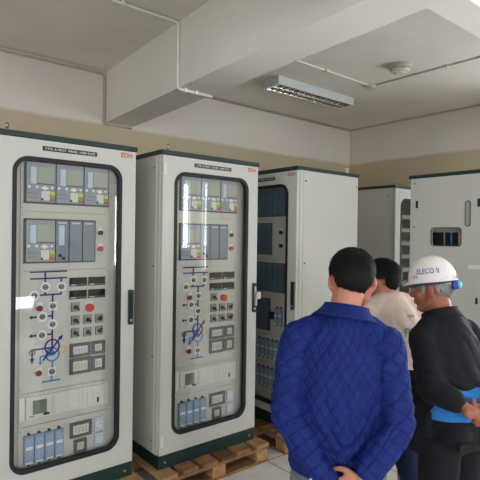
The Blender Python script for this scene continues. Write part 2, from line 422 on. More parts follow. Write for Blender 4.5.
obj('louver_divider', B(-L2 + .013, L2 - .013, -.005, .005, -HH, -.02), 'lamp_body', lp)

# ------------------------------------------------------------------ pallets
def pallet(label, loc, rotz, w, d, seed, nb=6):
    """local front = -y; deck boards run along y"""
    rnd = random.Random(seed)
    t = thing('wooden_pallet', label, 'pallet', loc, rotz, 'pallets under the cabinets')
    h = .135
    pitch = w / nb
    for k in range(nb):
        x0 = k * pitch + .012 + rnd.uniform(-.006, .006); bw = pitch * rnd.uniform(.70, .82)
        if k == nb - 1: x0 = w - bw
        if k == 0: x0 = 0
        obj('deck_board', B(x0, x0 + bw, rnd.uniform(-.008, .008), d + rnd.uniform(-.01, .01), -.022, 0), ('wood', 'wood2', 'wood3')[rnd.randrange(3)] if k not in (nb - 1,) else 'wood3', t, bevel=.004)
    for y in (.0, d / 2 - .05, d - .1):
        obj('cross_board', B(.0, w, y, y + .1, -.042, -.022), 'wood2' if y else 'wood', t, bevel=.003)
        obj('base_board', B(.0, w, y, y + .1, -h, -h + .02), 'wood', t, bevel=.003)
        for x in (0, w / 2 - .055, w - .11):
            obj('block', B(x + .002, x + .108, y + .003, y + .097, -h + .02, -.042), 'wood_end', t, bevel=.004)
    return t

# ------------------------------------------------------------------ switchgear cabinets
PW, PH, PBS = .805, 2.024, .086
PY = .060    # face of the mounting plates behind the glass

def relay(root, x0, x1, z0, z1, group_i, dim=False):
    w = x1 - x0; h = z1 - z0
    r = obj('protection_relay', B(x0 + .003, x1 - .003, PY - .018, PY, z0 + .003, z1 - .003), 'relay', root, bevel=.003)
    Y = PY - .0195
    def b(name, a0, a1, c0, c1, m, t=.0):
        return obj(name, B(x0 + a0 * w, x0 + a1 * w, Y - t, PY - .0175, z0 + c0 * h, z0 + c1 * h), m, r)
    b('label_strip', .15, .34, .46, .87, 'pale_blue')
    b('screen', .38, .92, .48, .88, 'lcd')
    b('screen_frame', .36, .94, .45, .475, 'relay_edge'); 
    b('keypad', .50, .78, .06, .29, 'offwhite', .002)
    b('function_key', .80, .96, .20, .28, 'yellow', .003); b('function_key', .80, .96, .12, .195, 'keygreen', .003); b('function_key', .80, .96, .04, .115, 'keyred', .003)
    b('enter_key', .50, .57, .06, .11, 'blue_key', .004)
    obj('arrow_pad', tri2(bmesh.new(), [(x0 + .48 * w, z0 + .365 * h), (x0 + .62 * w, z0 + .31 * h), (x0 + .76 * w, z0 + .365 * h), (x0 + .62 * w, z0 + .42 * h)], Y - .002, PY - .0175), 'white', r)
    for a in (.10, .36, .86): obj('button', disc(bmesh.new(), x0 + a * w, z0 + .38 * h, .0075, Y - .003, PY - .0175, 12), 'white', r)
    bm = BS((x0 + .04 * w, x0 + .40 * w, Y, PY - .0175, z0 + .22 * h, z0 + .23 * h), (x0 + .04 * w, x0 + .40 * w, Y, PY - .0175, z0 + .12 * h, z0 + .128 * h))
    obj('marking', bm, 'relay_edge', r)
    return r

def row_frame(root, x0, x1, z0, z1):
    bm = BS((x0 - .006, x1 + .006, PY - .008, PY, z0 - .006, z0 + .002), (x0 - .006, x1 + .006, PY - .008, PY, z1 - .002, z1 + .006), (x0 - .006, x0 + .002, PY - .008, PY, z0, z1), (x1 - .002, x1 + .006, PY - .008, PY, z0, z1), (x0, x1, PY - .002, PY, z0, z1))
    obj('relay_frame', bm, 'relay_edge', root)

def module(root, x0, x1, z0, z1, m='module', strip=False, knobs=False):
    o = obj('relay_module', B(x0 + .003, x1 - .003, PY - .016, PY, z0 + .003, z1 - .003), m, root, bevel=.002)
    w = x1 - x0; h = z1 - z0
    obj('module_label', B(x0 + .2 * w, x0 + .8 * w, PY - .017, PY - .0155, z0 + .92 * h, z0 + .95 * h), 'pale_blue' if m == 'module' else 'module', o)
    if strip: obj('label_strip', B(x0 + .25 * w, x0 + .65 * w, PY - .0172, PY - .0155, z0 + .40 * h, z0 + .88 * h), 'pale_blue', o)
    if knobs:
        obj('knob', disc(bmesh.new(), x0 + .33 * w, z0 + .155 * h, .0085, PY - .028, PY - .0155, 12), 'black', o)
        obj('knob', disc(bmesh.new(), x0 + .58 * w, z0 + .085 * h, .0085, PY - .028, PY - .0155, 12), 'black', o)
    return o

def push_button(root, x, z, m, w=.026, tag_h=.018):
    o = obj('push_button', B(x - w / 2, x + w / 2, PY - .006, PY, z - .008, z + .02 + tag_h * .3), 'white', root)
    obj('button_cap', disc(bmesh.new(), x, z - .004, w * .52, PY - .02, PY - .004, 16), m, o)
    return o

def round_switch(root, x, z, square=False):
    r = .023
    if square: o = obj('control_switch', B(x - r, x + r, PY - .006, PY, z - r, z + r), 'white', root, bevel=.002)
    else: o = obj('control_switch', disc(bmesh.new(), x, z, r + .005, PY - .006, PY, 24), 'white', root)
    obj('switch_ring', ringd(bmesh.new(), x, z, .0155, .012, PY - .012, PY - .005), 'meter', o)
    obj('switch_knob', disc(bmesh.new(), x, z, .0118, PY - .014, PY - .005, 18), 'grey', o)
    obj('pointer', bar2(bmesh.new(), x - .010, z - .003, x + .010, z + .003, .005, PY - .017, PY - .0138), 'black', o)
    return o

def lamp(root, x, z):
    o = obj('signal_lamp', B(x - .015, x + .015, PY - .014, PY, z - .004, z + .030), 'white', root)
    obj('lens', disc(bmesh.new(), x, z - .004, .0165, PY - .019, PY - .001, 18), 'darkred', o)

def meter(root, x0, x1, z0, z1):
    o = obj('digital_meter', B(x0, x1, PY - .010, PY, z0, z1), 'display', root, bevel=.002)
    h = z1 - z0; w = x1 - x0
    obj('meter_bar', B(x0 + .35 * w, x1 - .04 * w, PY - .0112, PY - .0098, z0 + .06 * h, z0 + .26 * h), 'teal', o)
    obj('meter_label', B(x0 + .05 * w, x0 + .34 * w, PY - .0112, PY - .0098, z0 + .10 * h, z0 + .22 * h), 'pale_blue', o)

def selector(root, x, z, a):
    o = obj('selector_switch', B(x - .024, x + .024, PY - .006, PY, z - .028, z + .024), 'meter', root, bevel=.002)
    obj('switch_plate', B(x - .021, x + .021, PY - .0075, PY - .0055, z - .025, z + .022), 'grey', o)
    obj('switch_knob', disc(bmesh.new(), x, z - .003, .0125, PY - .020, PY - .007, 16), 'black', o)
    obj('switch_lever', bar2(bmesh.new(), x - .004 * math.cos(a), z - .003 - .004 * math.sin(a), x + .020 * math.cos(a), z - .003 + .020 * math.sin(a), .010, PY - .026, PY - .018), 'black', o)

def annunciator(root, x0, x1, z0, z1):
    bm = bmesh.new(); rr_ring(bm, (x0, x1, z0, z1), .003, (x0 + .018, x1 - .018, z0 + .018, z1 - .018), .002, PY - .012, PY, 2)
    o = obj('test_socket', bm, 'meter', root)
    obj('socket_cover', B(x0 + .018, x1 - .018, PY - .008, PY, z0 + .018, z1 - .018), 'offwhite', o)
    bm = bmesh.new(); n = max(2, int((x1 - x0) / .03))
    for k in range(n):
        x = x0 + .024 + (k + .5) * (x1 - x0 - .048) / n
        box(bm, x - .006, x + .006, PY - .0095, PY - .0075, z0 + .30 * (z1 - z0), z0 + .66 * (z1 - z0))
    obj('contact', bm, 'contact', o)

def din_block(root, x0, x1, z0, z1, m='blockblue'):
    w = x1 - x0; h = z1 - z0
    o = obj('test_block', B(x0, x1, PY - .02, PY, z0 + .07 * h, z1 - .07 * h), m, root, bevel=.002)
    obj('block_label', B(x0 + .14 * w, x1 - .14 * w, PY - .0215, PY - .0195, z0 + .50 * h, z0 + .60 * h), 'white', o)
    obj('block_label', B(x0 + .14 * w, x1 - .14 * w, PY - .0215, PY - .0195, z0 + .085 * h, z0 + .135 * h), 'white', o)
    for zz in (z0 + .03 * h, z1 - .03 * h): obj('fixing_screw', disc(bmesh.new(), (x0 + x1) / 2, zz, .007, PY - .012, PY, 10), 'black', o)
    bm = BS(*[(x0 + .2 * w, x1 - .2 * w, PY - .0208, PY - .0195, z0 + f * h, z0 + (f + .012) * h) for f in (.2, .27, .34, .41, .67, .74, .80)])
    obj('marking', bm, 'pale_blue', o)

def cabinet_shell(label, loc, rotz, W, D, H, bs, group, side_screws=True, eyes=((.08, .07), (.08, .07, 1))):
    t = thing('control_cabinet', label, 'cabinet', loc, rotz, group)
    rt = .028
    zb, zt = bs, H - rt
    y0 = .030
    obj('housing', BS((0, .018, y0, D, zb, zt), (W - .018, W, y0, D, zb, zt), (.018, W - .018, D - .018, D, zb, zt), (.018, W - .018, y0, D - .018, zb, zb + .02), (.018, W - .018, y0, D - .018, zt - .02, zt), (.018, .055, y0 + .001, y0 + .02, zb + .02, zt - .02), (W - .055, W - .018, y0 + .001, y0 + .02, zb + .02, zt - .02)), 'paint', t)
    obj('roof', B(-.006, W + .006, -.004, D + .006, zt, H), 'green', t, bevel=.004)
    p = obj('plinth', BS((.004, W - .004, .006, D - .006, 0, zb)), 'green', t, bevel=.003)
    for x in (.05, W - .05): obj('plinth_bolt', disc(bmesh.new(), x, zb * .45, .008, .002, .008, 10), 'steel', p)
    for q in eyes:
        x, y = (q[0], q[1]) if len(q) == 2 else (W - q[0], D - q[1])
        bm = bmesh.new(); ringd(bm, 0, H + .034, .019, .010, -.006, .006, 16)
        bmesh.ops.rotate(bm, verts=bm.verts, matrix=Matrix.Rotation(math.radians(65), 3, 'Z')); bmesh.ops.translate(bm, verts=bm.verts, vec=(x, y, 0))
        e = obj('lifting_eye', bm, 'steel', t, smooth=False)
        obj('eye_stem', lathe(bmesh.new(), [(.013, H), (.013, H + .008), (.007, H + .010), (.007, H + .018)], x, y, 12), 'steel', e)
    for sx in (0, 1):
        x = -.004 if sx == 0 else W
        sp = obj('side_panel', B(x, x + .004, y0 + .035, D - .012, zb + .004, zt - .004), 'paint', t, bevel=.001)
        if side_screws:
            for y in (y0 + .055, D - .03):
                for z in (zb + .08, zb + .62, zb + 1.2, zt - .08):
                    bm = bmesh.new()
                    v = lathe(bm, [(.007, 0), (.007, .004), (.004, .005)], 0, 0, 10)
                    bmesh.ops.rotate(bm, verts=bm.verts, matrix=Matrix.Rotation((-PI / 2 if sx == 0 else PI / 2), 3, 'Y'))
                    bmesh.ops.translate(bm, verts=bm.verts, vec=(-.004 if sx == 0 else W + .004, y, z))
                    obj('screw', bm, 'meter', sp)
    return t

def glass_door(t, W, H, bs, win, title, logo, handle_open=False, handle_right=True):
    zb, zt = bs + .004, H - .032
    d = obj('door', plate_hole(bmesh.new(), (.006, W - .004, zb, zt), win, .085, 0, .028, 8), 'paint', t)
    rr_i = (win[0] + .022, win[1] - .022, win[2] + .022, win[3] - .022)
    obj('window_gasket', rr_ring(bmesh.new(), win, .085, rr_i, .066, -.004, .026, 10), 'gasket', d)
    obj('glass_pane', rr_solid(bmesh.new(), (rr_i[0] - .004, rr_i[1] + .004, rr_i[2] - .004, rr_i[3] + .004), .066, .009, .013, 8), 'glass', d)
    for z in (H - .12, bs + .09, ):
        h = obj('hinge', B(.010, .030, -.005, .002, z - .035, z + .035), 'offwhite', d, bevel=.002)
    if title:
        x0, x1, z0, z1 = title[1]
        n = obj('nameplate', B(x0, x1, -.003, .001, z0, z1), 'black', d)
        obj('lettering', text_bm(title[0], (x1 - x0) * .92, (z1 - z0) * .50, (x0 + x1) / 2, (z0 + z1) / 2, -.0036, .0), 'white', d)
    if logo:
        obj('logo_mark', text_bm(logo, .072, .028, .740, 1.966, -.0012, .022, 1.0), 'logo', d)
    hx = .776 if handle_right else .03
    h = obj('door_handle', rr_solid(bmesh.new(), (hx - .016, hx + .016, .935, 1.148), .008, -.012, .002, 4), 'green', d)
    obj('handle_lever', rr_solid(bmesh.new(), (hx - .007, hx + .007, .985, 1.125), .005, -.020, -.010, 4), 'black' if not handle_open else 'steel', d)
    obj('lock_cylinder', disc(bmesh.new(), hx, .962, .008, -.017, -.010, 12), 'steel', d)
    if handle_open:
        obj('swing_lever', BS((hx - .010, hx + .030, -.045, -.012, 1.035, 1.085), (hx - .006, hx + .008, -.030, -.012, .985, 1.04)), 'steel', d, bevel=.004)
    return d

def plates(t, cuts, x0=.150, x1=.660):
    for a, b in zip(cuts, cuts[1:]):
        p = obj('mounting_plate', B(x0, x1, PY, PY + .003, a + .0025, b - .0025), 'paint_in', t)
        for x in (x0 + .009, x1 - .009):
            for z in (a + .02, b - .02): obj('fixing_screw', disc(bmesh.new(), x, z, .004, PY - .002, PY, 8), 'grey', p)
    obj('swing_frame', BS((x0 - .05, x0 - .003, PY + .006, PY + .026, cuts[0], cuts[-1]), (x1 + .003, x1 + .055, PY + .006, PY + .026, cuts[0], cuts[-1]), (x0 - .003, x1 + .003, PY + .010, PY + .014, cuts[0], cuts[-1])), 'paint_in', t)

WIN = (.091, .712, .192, 1.898)
PLATE = (.243, .551, 1.936, 1.961)

def control_cabinet_mimic(label, loc, group, title, handle_open, bluish):
    W, D, H, bs = PW, .74, PH, PBS
    t = cabinet_shell(label, loc, 0, W, D, H, bs, group)
    glass_door(t, W, H, bs, WIN, (title, PLATE), 'EDH', handle_open)
    plates(t, [.14, .424, .606, 1.280, 1.605, 1.94])
    # upper relay row
    row_frame(t, .171, .646, 1.655, 1.878)
    for k, (a, b) in enumerate(((.171, .332), (.332, .493), (.493, .646))): relay(t, a, b, 1.655, 1.878, k)
    # second relay row
    row_frame(t, .172, .565, 1.326, 1.561)
    relay(t, .172, .333, 1.326, 1.561, 3)
    module(t, .333, .410, 1.326, 1.561, strip=True, knobs=True); module(t, .410, .489, 1.326, 1.561); module(t, .489, .565, 1.326, 1.561)
    push_button(t, .601, 1.498, 'black'); push_button(t, .602, 1.403, 'red', .030)
    # digital meters
    for x0, x1, z0, z1 in ((.420, .521, 1.182, 1.232), (.532, .634, 1.182, 1.232), (.420, .521, 1.108, 1.158), (.532, .634, 1.108, 1.158)): meter(t, x0, x1, z0, z1)
    e = obj('emergency_button', B(.512, .560, PY - .005, PY, 1.030, 1.088), 'offwhite', t)
    obj('button_cap', disc(bmesh.new(), .538, 1.052, .024, PY - .026, PY - .004, 20), 'red', e)
    for i, (x, z) in enumerate(((.456, 1.063), (.456, .986), (.529, .985), (.602, .984), (.456, .913), (.529, .911), (.602, .911))):
        selector(t, x, z, math.radians((-40, -45, -35, 70, -45, -40, 60)[i]))
    for x0, x1, z0, z1 in ((.425, .549, .769, .849), (.557, .637, .771, .848), (.425, .550, .670, .762), (.557, .638, .672, .760)): annunciator(t, x0, x1, z0, z1)
    # mimic diagram: line drawing on the plate
    ya, yb = PY - .003, PY
    bm = bmesh.new(); w = .0085
    for s in ((.202, 1.271, .406, 1.272), (.203, 1.234, .406, 1.234), (.284, 1.271, .284, 1.142), (.373, 1.234, .373, 1.141), (.225, 1.142, .375, 1.142), (.326, 1.142, .326, .845),
              (.212, 1.022, .326, 1.022), (.212, .919, .326, .919), (.218, .842, .326, .842), (.218, .842, .218, .795), (.276, .775, .373, .893)):
        bar2(bm, *s, w, ya, yb)
    tri2(bm, [(.198, 1.022), (.216, 1.033), (.216, 1.011)], ya, yb); tri2(bm, [(.198, .919), (.216, .930), (.216, .908)], ya, yb)
    tri2(bm, [(.218, .762), (.205, .795), (.231, .795)], ya, yb); tri2(bm, [(.386, .908), (.360, .896), (.379, .879)], ya, yb)
    ringd(bm, .326, .848, .043, .035, ya - .001, yb)
    md = obj('mimic_diagram', bm, 'navy', t)
    bm = bmesh.new(); ringd(bm, .329, .803, .040, .032, ya, yb)
    for s in ((.262, .800, .335, .800), (.262, .800, .262, .765), (.329, .765, .325, .655), (.273, .655, .373, .655)): bar2(bm, *s, w, ya + .0005, yb)
    tri2(bm, [(.262, .750), (.249, .770), (.275, .770)], ya, yb); tri2(bm, [(.329, .832), (.310, .800), (.348, .800)], ya, yb)
    obj('secondary_winding', bm, 'lightblue', md)
    obj('tertiary_winding', ringd(bmesh.new(), .383, .826, .023, .016, ya, yb), 'amber', md)
    obj('earthing_symbol', ringd(bmesh.new(), .218, .828, .017, .012, ya - .001, yb), 'relay_edge', md)
    for x, z in ((.284, 1.186), (.373, 1.184), (.225, 1.142), (.269, 1.022), (.325, .974), (.268, .919)): round_switch(t, x, z)
    for x, z in ((.326, 1.077), (.325, .707)): round_switch(t, x, z, True)
    lamp(t, .252, 1.075); lamp(t, .251, .716)
    # controller shelf
    o = obj('bay_controller', B(.186, .640, PY - .012, PY, .464, .585), 'offwhite', t, bevel=.003)
    obj('screen', B(.222, .297, PY - .0135, PY - .011, .487, .563), 'lcd_dark', o)
    obj('serial_port', rr_solid(bmesh.new(), (.278, .312, .474, .486), .005, PY - .016, PY - .011, 3), 'black', o)
    obj('card_slot', B(.590, .602, PY - .0135, PY - .011, .482, .512), 'black', o)
    obj('card_cover', BS(*[(x, x + .004, PY - .0130, PY - .0115, .472, .578) for x in (.34, .475, .50, .53, .56)], (.32, .336, PY - .013, PY - .0115, .472, .578)), 'paint_in', o)
    obj('marking', BS((.205, .23, PY - .013, PY - .0115, .474, .480)), 'keyred', o)
    for a in ((.152, .180), (.645, .658)):
        obj('rack_bracket', B(a[0], a[1], PY - .008, PY, .462, .588), 'white', o)
    # bottom row
    for x0, x1 in ((.178, .228), (.233, .284), (.289, .339), (.344, .392)): din_block(t, x0, x1, .208, .388)
    annunciator(t, .431, .561, .298, .388); annunciator(t, .456, .532, .205, .285)
    for z0, z1 in ((.306, .390), (.212, .296)):
        o = obj('power_socket', B(.580, .637, PY - .012, PY, z0, z1), 'lilac', t, bevel=.004)
        obj('socket_face', disc(bmesh.new(), .608, (z0 + z1) / 2, .020, PY - .015, PY - .011, 20), 'white', o)
        bm = bmesh.new()
        for dx, dz in ((-.009, 0), (.009, 0), (0, .01)): disc(bm, .608 + dx, (z0 + z1) / 2 + dz, .003, PY - .0158, PY - .0148, 8)
        obj('pin_hole', bm, 'meter', o)
    return t

GRP = 'control cabinets with arched glass doors'
AX, AY = .6145, 2.7411
BX, BY = 1.5703, 2.6868
control_cabinet_mimic('grey cabinet with a blue circuit diagram, leftmost in the row', (AX, AY, 0), GRP, 'CTRL & PROT. PANEL =E08+RCP2', False, False)
control_cabinet_mimic('grey cabinet with a blue circuit diagram, second from left, lever standing out', (BX, BY, 0), GRP, 'CTRL & PROT. PANEL =E09+RCP1', True, True)

# cabinet C: glass door looks along the row towards B, plain side towards the viewer
CX, CY = 2.6725, 2.5775
tC = cabinet_shell('blank-sided grey cabinet with dark modules behind glass, nearest behind the quilted jacket', (CX, CY + PW, 0), -PI / 2, PW, .734, PH, PBS, GRP, eyes=((.06, .08, 1),))
glass_door(tC, PW, PH, PBS, (.091, .712, .150, 1.898), ('CTRL & PROT. PANEL =E10+RCP3', (.243, .560, 1.934, 1.960)), 'EDH', False)
plates(tC, [.12, .225, .47, .69, 1.02, 1.31, 1.63, 1.94])
row_frame(tC, .165, .625, 1.655, 1.890)
relay(tC, .165, .292, 1.655, 1.890, 9)
for a, b in ((.292, .355), (.355, .425), (.425, .491), (.491, .556), (.556, .625)): module(tC, a, b, 1.655, 1.890, 'module_dark')
row_frame(tC, .165, .468, 1.345, 1.592)
for a, b in ((.165, .230), (.230, .297), (.297, .365), (.365, .415), (.415, .468)): module(tC, a, b, 1.345, 1.592, 'module_dark')
push_button(tC, .585, 1.525, 'black', .03); push_button(tC, .587, 1.420, 'black', .03)
row_frame(tC, .165, .627, 1.045, 1.270)
for k in range(7): module(tC, .165 + k * .066, .165 + (k + 1) * .066, 1.045, 1.270, 'module_dark')
row_frame(tC, .165, .458, .725, .975)
for a, b in ((.165, .262), (.262, .360), (.360, .458)): module(tC, a, b, .725, .975, 'module_dark')
obj('relay_socket', B(.480, .512, PY - .03, PY, .82, .88), 'black', tC)
for z0, z1 in ((.495, .655), (.255, .425)):
    for k in range(9): din_block(tC, .168 + k * .051, .168 + k * .051 + .045, z0, z1)
for x in (.528, .572): din_block(tC, x, x + .038, .775, .925)

# D and E: taller cabinets standing on the floor at the right
HD = 2.166
EXX, EYY = 3.831, 2.352
DXX, DYY = 4.344, 2.826
GRP2 = 'tall cabinets by the right wall'
tD = cabinet_shell('grey cabinet farthest back, showing in the gap between two nearer cabinets', (DXX, DYY, FLOOR), 0, .86, .78, HD, .1, GRP2, eyes=((.07, .05), (.08, .07, 1)))
d = obj('door', plate_hole(bmesh.new(), (.006, .854, .104, HD - .032), (.10, .76, .22, HD - .13), .085, 0, .028, 8), 'paint', tD)
obj('window_gasket', rr_ring(bmesh.new(), (.10, .76, .22, HD - .13), .085, (.122, .738, .242, HD - .152), .066, -.004, .026, 8), 'gasket', d)
obj('glass_pane', rr_solid(bmesh.new(), (.12, .74, .24, HD - .15), .066, .009, .013, 6), 'glass', d)
obj('door_handle', rr_solid(bmesh.new(), (.812, .842, 1.0, 1.22), .008, -.012, .002, 4), 'green', d)
for k in range(12):
    z = .30 + k * .138
    o = obj('terminal_rail', B(.14, .72, PY - .01, PY + .02, z, z + .062), 'black', tD)
    obj('terminal_block', BS(*[(.145 + j * .03, .168 + j * .03, PY - .022, PY - .009, z + .012, z + .05) for j in range(19)]), 'grey', o)
obj('back_plate', B(.06, .80, PY + .02, PY + .03, .12, HD - .06), 'darkvoid', tD)

def rotz_tube(v): return v
tE = cabinet_shell('tall grey cabinet at the right edge with a small dark window cut in its face', (EXX, EYY, FLOOR), -PI / 2, .86, .78, HD, .1, GRP2, eyes=((.08, .07, 1),))
kz = 1.07
hole = (.2086, .4612, 1.569, 1.713)
f = obj('front_cover', plate_hole(bmesh.new(), (.012, .856, .104, HD - .03), hole, .026, 0, .02, 6), 'paint', tE)
obj('cover_edging', rr_ring(bmesh.new(), (hole[0] - .006, hole[1] + .006, hole[2] - .006, hole[3] + .006), .032, hole, .026, -.003, .004, 6), 'meter', f)
for x, z in ((.052, 2.095), (.049, 1.723), (.05, 1.2), (.05, .5)): obj('screw', disc(bmesh.new(), x, z, .007, -.003, .001, 10), 'meter', f)
for x, z in ((.072, 1.915), (.597, 1.908)): obj('cable_slot', rr_solid(bmesh.new(), (x - .011, x + .011, z - .032, z + .032), .003, -.002, .003, 2), 'black', f)
pl = obj('pull_handle', rr_solid(bmesh.new(), (.491, .536, 1.722, 1.930), .022, -.006, .002, 8), 'meter', f)
obj('pull_recess', rr_solid(bmesh.new(), (.499, .528, 1.730, 1.922), .0143, -.0075, -.005, 8), 'grey', f)
obj('rating_label', B(.523, .612, -.002, .002, 1.392, 1.423), 'white', f)
obj('key_lock', rr_solid(bmesh.new(), (.583, .600, 1.120, 1.170), .003, -.003, .003, 2), 'black', f)
# what shows through the cut-out
o = obj('equipment_box', BS((.16, .51, .085, .095, 1.52, 1.77)), 'darkvoid', tE)
obj('terminal_strip', BS(*[(.19 + k * .0145, .201 + k * .0145, .045, .084, 1.679, 1.722) for k in range(19)]), 'grey', tE)
for x, m in ((.285, 'grey'), (.345, 'lightblue'), (.425, 'amber'), (.41, 'offwhite')):
    obj('wire', pipe(bmesh.new(), [(x, .07, 1.682), (x + .003, .065, 1.637), (x, .075, 1.557)], .008 if m == 'lightblue' else .0055, 8), m, tE, smooth=True)
obj('cable_duct', B(.18, .48, .07, .084, 1.552, 1.587), 'black', tE)

pallet('wooden pallet under the leftmost cabinet', (AX - .015, AY - .11, 0), 0, .85, .95, 3)
pallet('wooden pallet of mixed pale and dark boards sticking out under the second cabinet from left', (BX - .035, BY - .106, 0), 0, .88, .95, 5)
pallet('wooden pallet under the blank-sided cabinet behind the man in the quilted jacket', (CX - .09, CY + PW + .02, 0), -PI / 2, .83, .92, 8)

# ------------------------------------------------------------------ people
def ell(bm, c, r, rot=None, u=20, v=14):
    M4 = Matrix.Translation(Vector(c)) @ (rot.to_4x4() if rot else Matrix.Identity(4)) @ Matrix.Diagonal((*r, 1))
    bmesh.ops.create_uvsphere(bm, u_segments=u, v_segments=v, radius=1, matrix=M4)

def tube(bm, pts, rads, side=(1, 0, 0), n=20, cap=True):
    """closed lofted limb; rads are (half-width along side, half-depth) pairs or single radii"""
    pts = [Vector(p) for p in pts]; side = Vector(side); R = []
    rads = [(r, r) if not isinstance(r, tuple) else r for r in rads]
    # refine with Catmull-Rom so joints bend softly
    P, Q = [], []
    for i in range(len(pts) - 1):
        p0 = pts[max(i - 1, 0)]; p1 = pts[i]; p2 = pts[i + 1]; p3 = pts[min(i + 2, len(pts) - 1)]
        for k in range(4):
            t = k / 4
            P.append(.5 * ((2 * p1) + (p2 - p0) * t + (2 * p0 - 5 * p1 + 4 * p2 - p3) * t * t + (3 * p1 - p0 - 3 * p2 + p3) * t ** 3))
            Q.append((rads[i][0] * (1 - t) + rads[i + 1][0] * t, rads[i][1] * (1 - t) + rads[i + 1][1] * t))
    P.append(pts[-1]); Q.append(rads[-1])
    def ringat(p, t, q):
        a = (side - t * side.dot(t)); a = a.normalized() if a.length > 1e-4 else t.orthogonal().normalized()
        b = t.cross(a)
        return [bm.verts.new(p + a * q[0] * math.cos(2 * PI * j / n) + b * q[1] * math.sin(2 * PI * j / n)) for j in range(n)]
    m = len(P)
    for i in range(m):
        t = (P[min(i + 1, m - 1)] - P[max(i - 1, 0)]).normalized()
        if i == 0 and cap:
            h = min(Q[0])
            for a in (80, 50, 25): R.append(ringat(P[0] - t * h * math.sin(math.radians(a)) * cap, t, (Q[0][0] * math.cos(math.radians(a)), Q[0][1] * math.cos(math.radians(a)))))
        R.append(ringat(P[i], t, Q[i]))
        if i == m - 1 and cap:
            h = min(Q[-1])
            for a in (25, 50, 80): R.append(ringat(P[i] + t * h * math.sin(math.radians(a)) * cap, t, (Q[-1][0] * math.cos(math.radians(a)), Q[-1][1] * math.cos(math.radians(a)))))
    for a, b in zip(R, R[1:]):
        for j in range(n): bm.faces.new((a[j], a[(j + 1) % n], b[(j + 1) % n], b[j]))
    bm.faces.new(R[0][::-1]); bm.faces.new(R[-1])

def fuse(bm, voxel, smooth=4, fac=.5):
    """voxel-remesh overlapping closed shells into one continuous surface"""
    bmesh.ops.recalc_face_normals(bm, faces=bm.faces)
    me = bpy.data.meshes.new('tmp'); bm.to_mesh(me); bm.free()
    o = bpy.data.objects.new('tmp', me); COL.objects.link(o)
    r = o.modifiers.new('r', 'REMESH'); r.mode = 'VOXEL'; r.voxel_size = voxel
    if smooth:
        s = o.modifiers.new('s', 'SMOOTH'); s.iterations = smooth; s.factor = fac
    dg = bpy.context.evaluated_depsgraph_get(); dg.update()
    out = bpy.data.meshes.new_from_object(o.evaluated_get(dg))
    bpy.data.objects.remove(o); bpy.data.meshes.remove(me)
    return out

def displace(me, fn):
    n = len(me.vertices)
    co = np.empty(n * 3, np.float32); me.vertices.foreach_get('co', co); co = co.reshape(-1, 3)
    nr = np.empty(n * 3, np.float32); me.vertices.foreach_get('normal', nr); nr = nr.reshape(-1, 3)
    co = fn(co.astype(float), nr.astype(float))
    me.vertices.foreach_set('co', co.astype(np.float32).ravel()); me.update()

def mesh_obj(name, me, m, parent):
    me.name = name
    me.polygons.foreach_set('use_smooth', [True] * len(me.polygons))
    me.materials.clear(); me.materials.append(M[m])
    o = bpy.data.objects.new(name, me); COL.objects.link(o); o.parent = parent
    return o

def nz(co, sc, off=0.):
    return np.array([noise.noise(Vector((p[0] * sc[0] + off, p[1] * sc[1], p[2] * sc[2]))) for p in co])

def folds(co, amp=.006, off=0., regions=()):
    """soft cloth creases: ridged noise, stronger in the given (centre, radius, direction) regions"""
    a = nz(co, (7, 7, 5), off)
    b = 1 - np.abs(nz(co, (13, 13, 8), off + 9)) * 2
    d = a * amp + b * amp * .5
    for c, r, dirv, k, am in regions:
        w = np.exp(-((co - np.array(c)) ** 2).sum(1) / (r * r))
        ph = (co @ np.array(dirv)) * k + 2.2 * nz(co, (6, 6, 6), off + 3)
        d += am * w * (np.abs(np.sin(ph)) ** .7 - .6)
    return d

def head_pts(bm, T, scale=1.):
    """T: 4x4 head frame (origin mid-skull, +y face)"""
    R = T.to_3x3()
    def E(c, r, rot=None): ell(bm, T @ (Vector(c) * scale), [q * scale for q in r], R @ rot if rot else R)
    def TU(pts, rads, n=16): tube(bm, [T @ (Vector(p) * scale) for p in pts], [tuple(q * scale for q in r) if isinstance(r, tuple) else r * scale for r in rads], side=R @ Vector((1, 0, 0)), n=n)
    E((0, -.012, .030), (.075, .096, .085))
    E((0, .018, .0), (.066, .070, .075))
    TU([(0, .022, .01), (0, .035, -.05), (0, .050, -.088)], [(.062, .058), (.052, .050), (.026, .028)])
    for s in (-1, 1):
        E((s * .040, .048, -.022), (.026, .030, .026))
        TU([(s * .058, -.005, -.03), (s * .052, .015, -.068), (s * .022, .058, -.092)], [.018, .018, .018])
        E((s * .081, -.010, -.006), (.010, .021, .031), Matrix.Rotation(s * .45, 3, 'Z'))
        E((s * .075, -.010, -.030), (.008, .012, .014))
        E((s * .032, .070, .006), (.016, .014, .010))
        E((s * .010, .098, -.026), (.009, .010, .008))
    E((0, .070, .034), (.050, .018, .012)); E((0, .066, .055), (.052, .022, .03))
    TU([(0, .082, .022), (0, .095, .0), (0, .106, -.020)], [(.009, .008), (.010, .010), (.012, .011)], 12)
    E((0, .086, -.050), (.024, .011, .008)); E((0, .084, -.062), (.021, .011, .008))
    E((0, .072, -.090), (.022, .018, .016))
    E((0, .074, -.040), (.03, .016, .014))

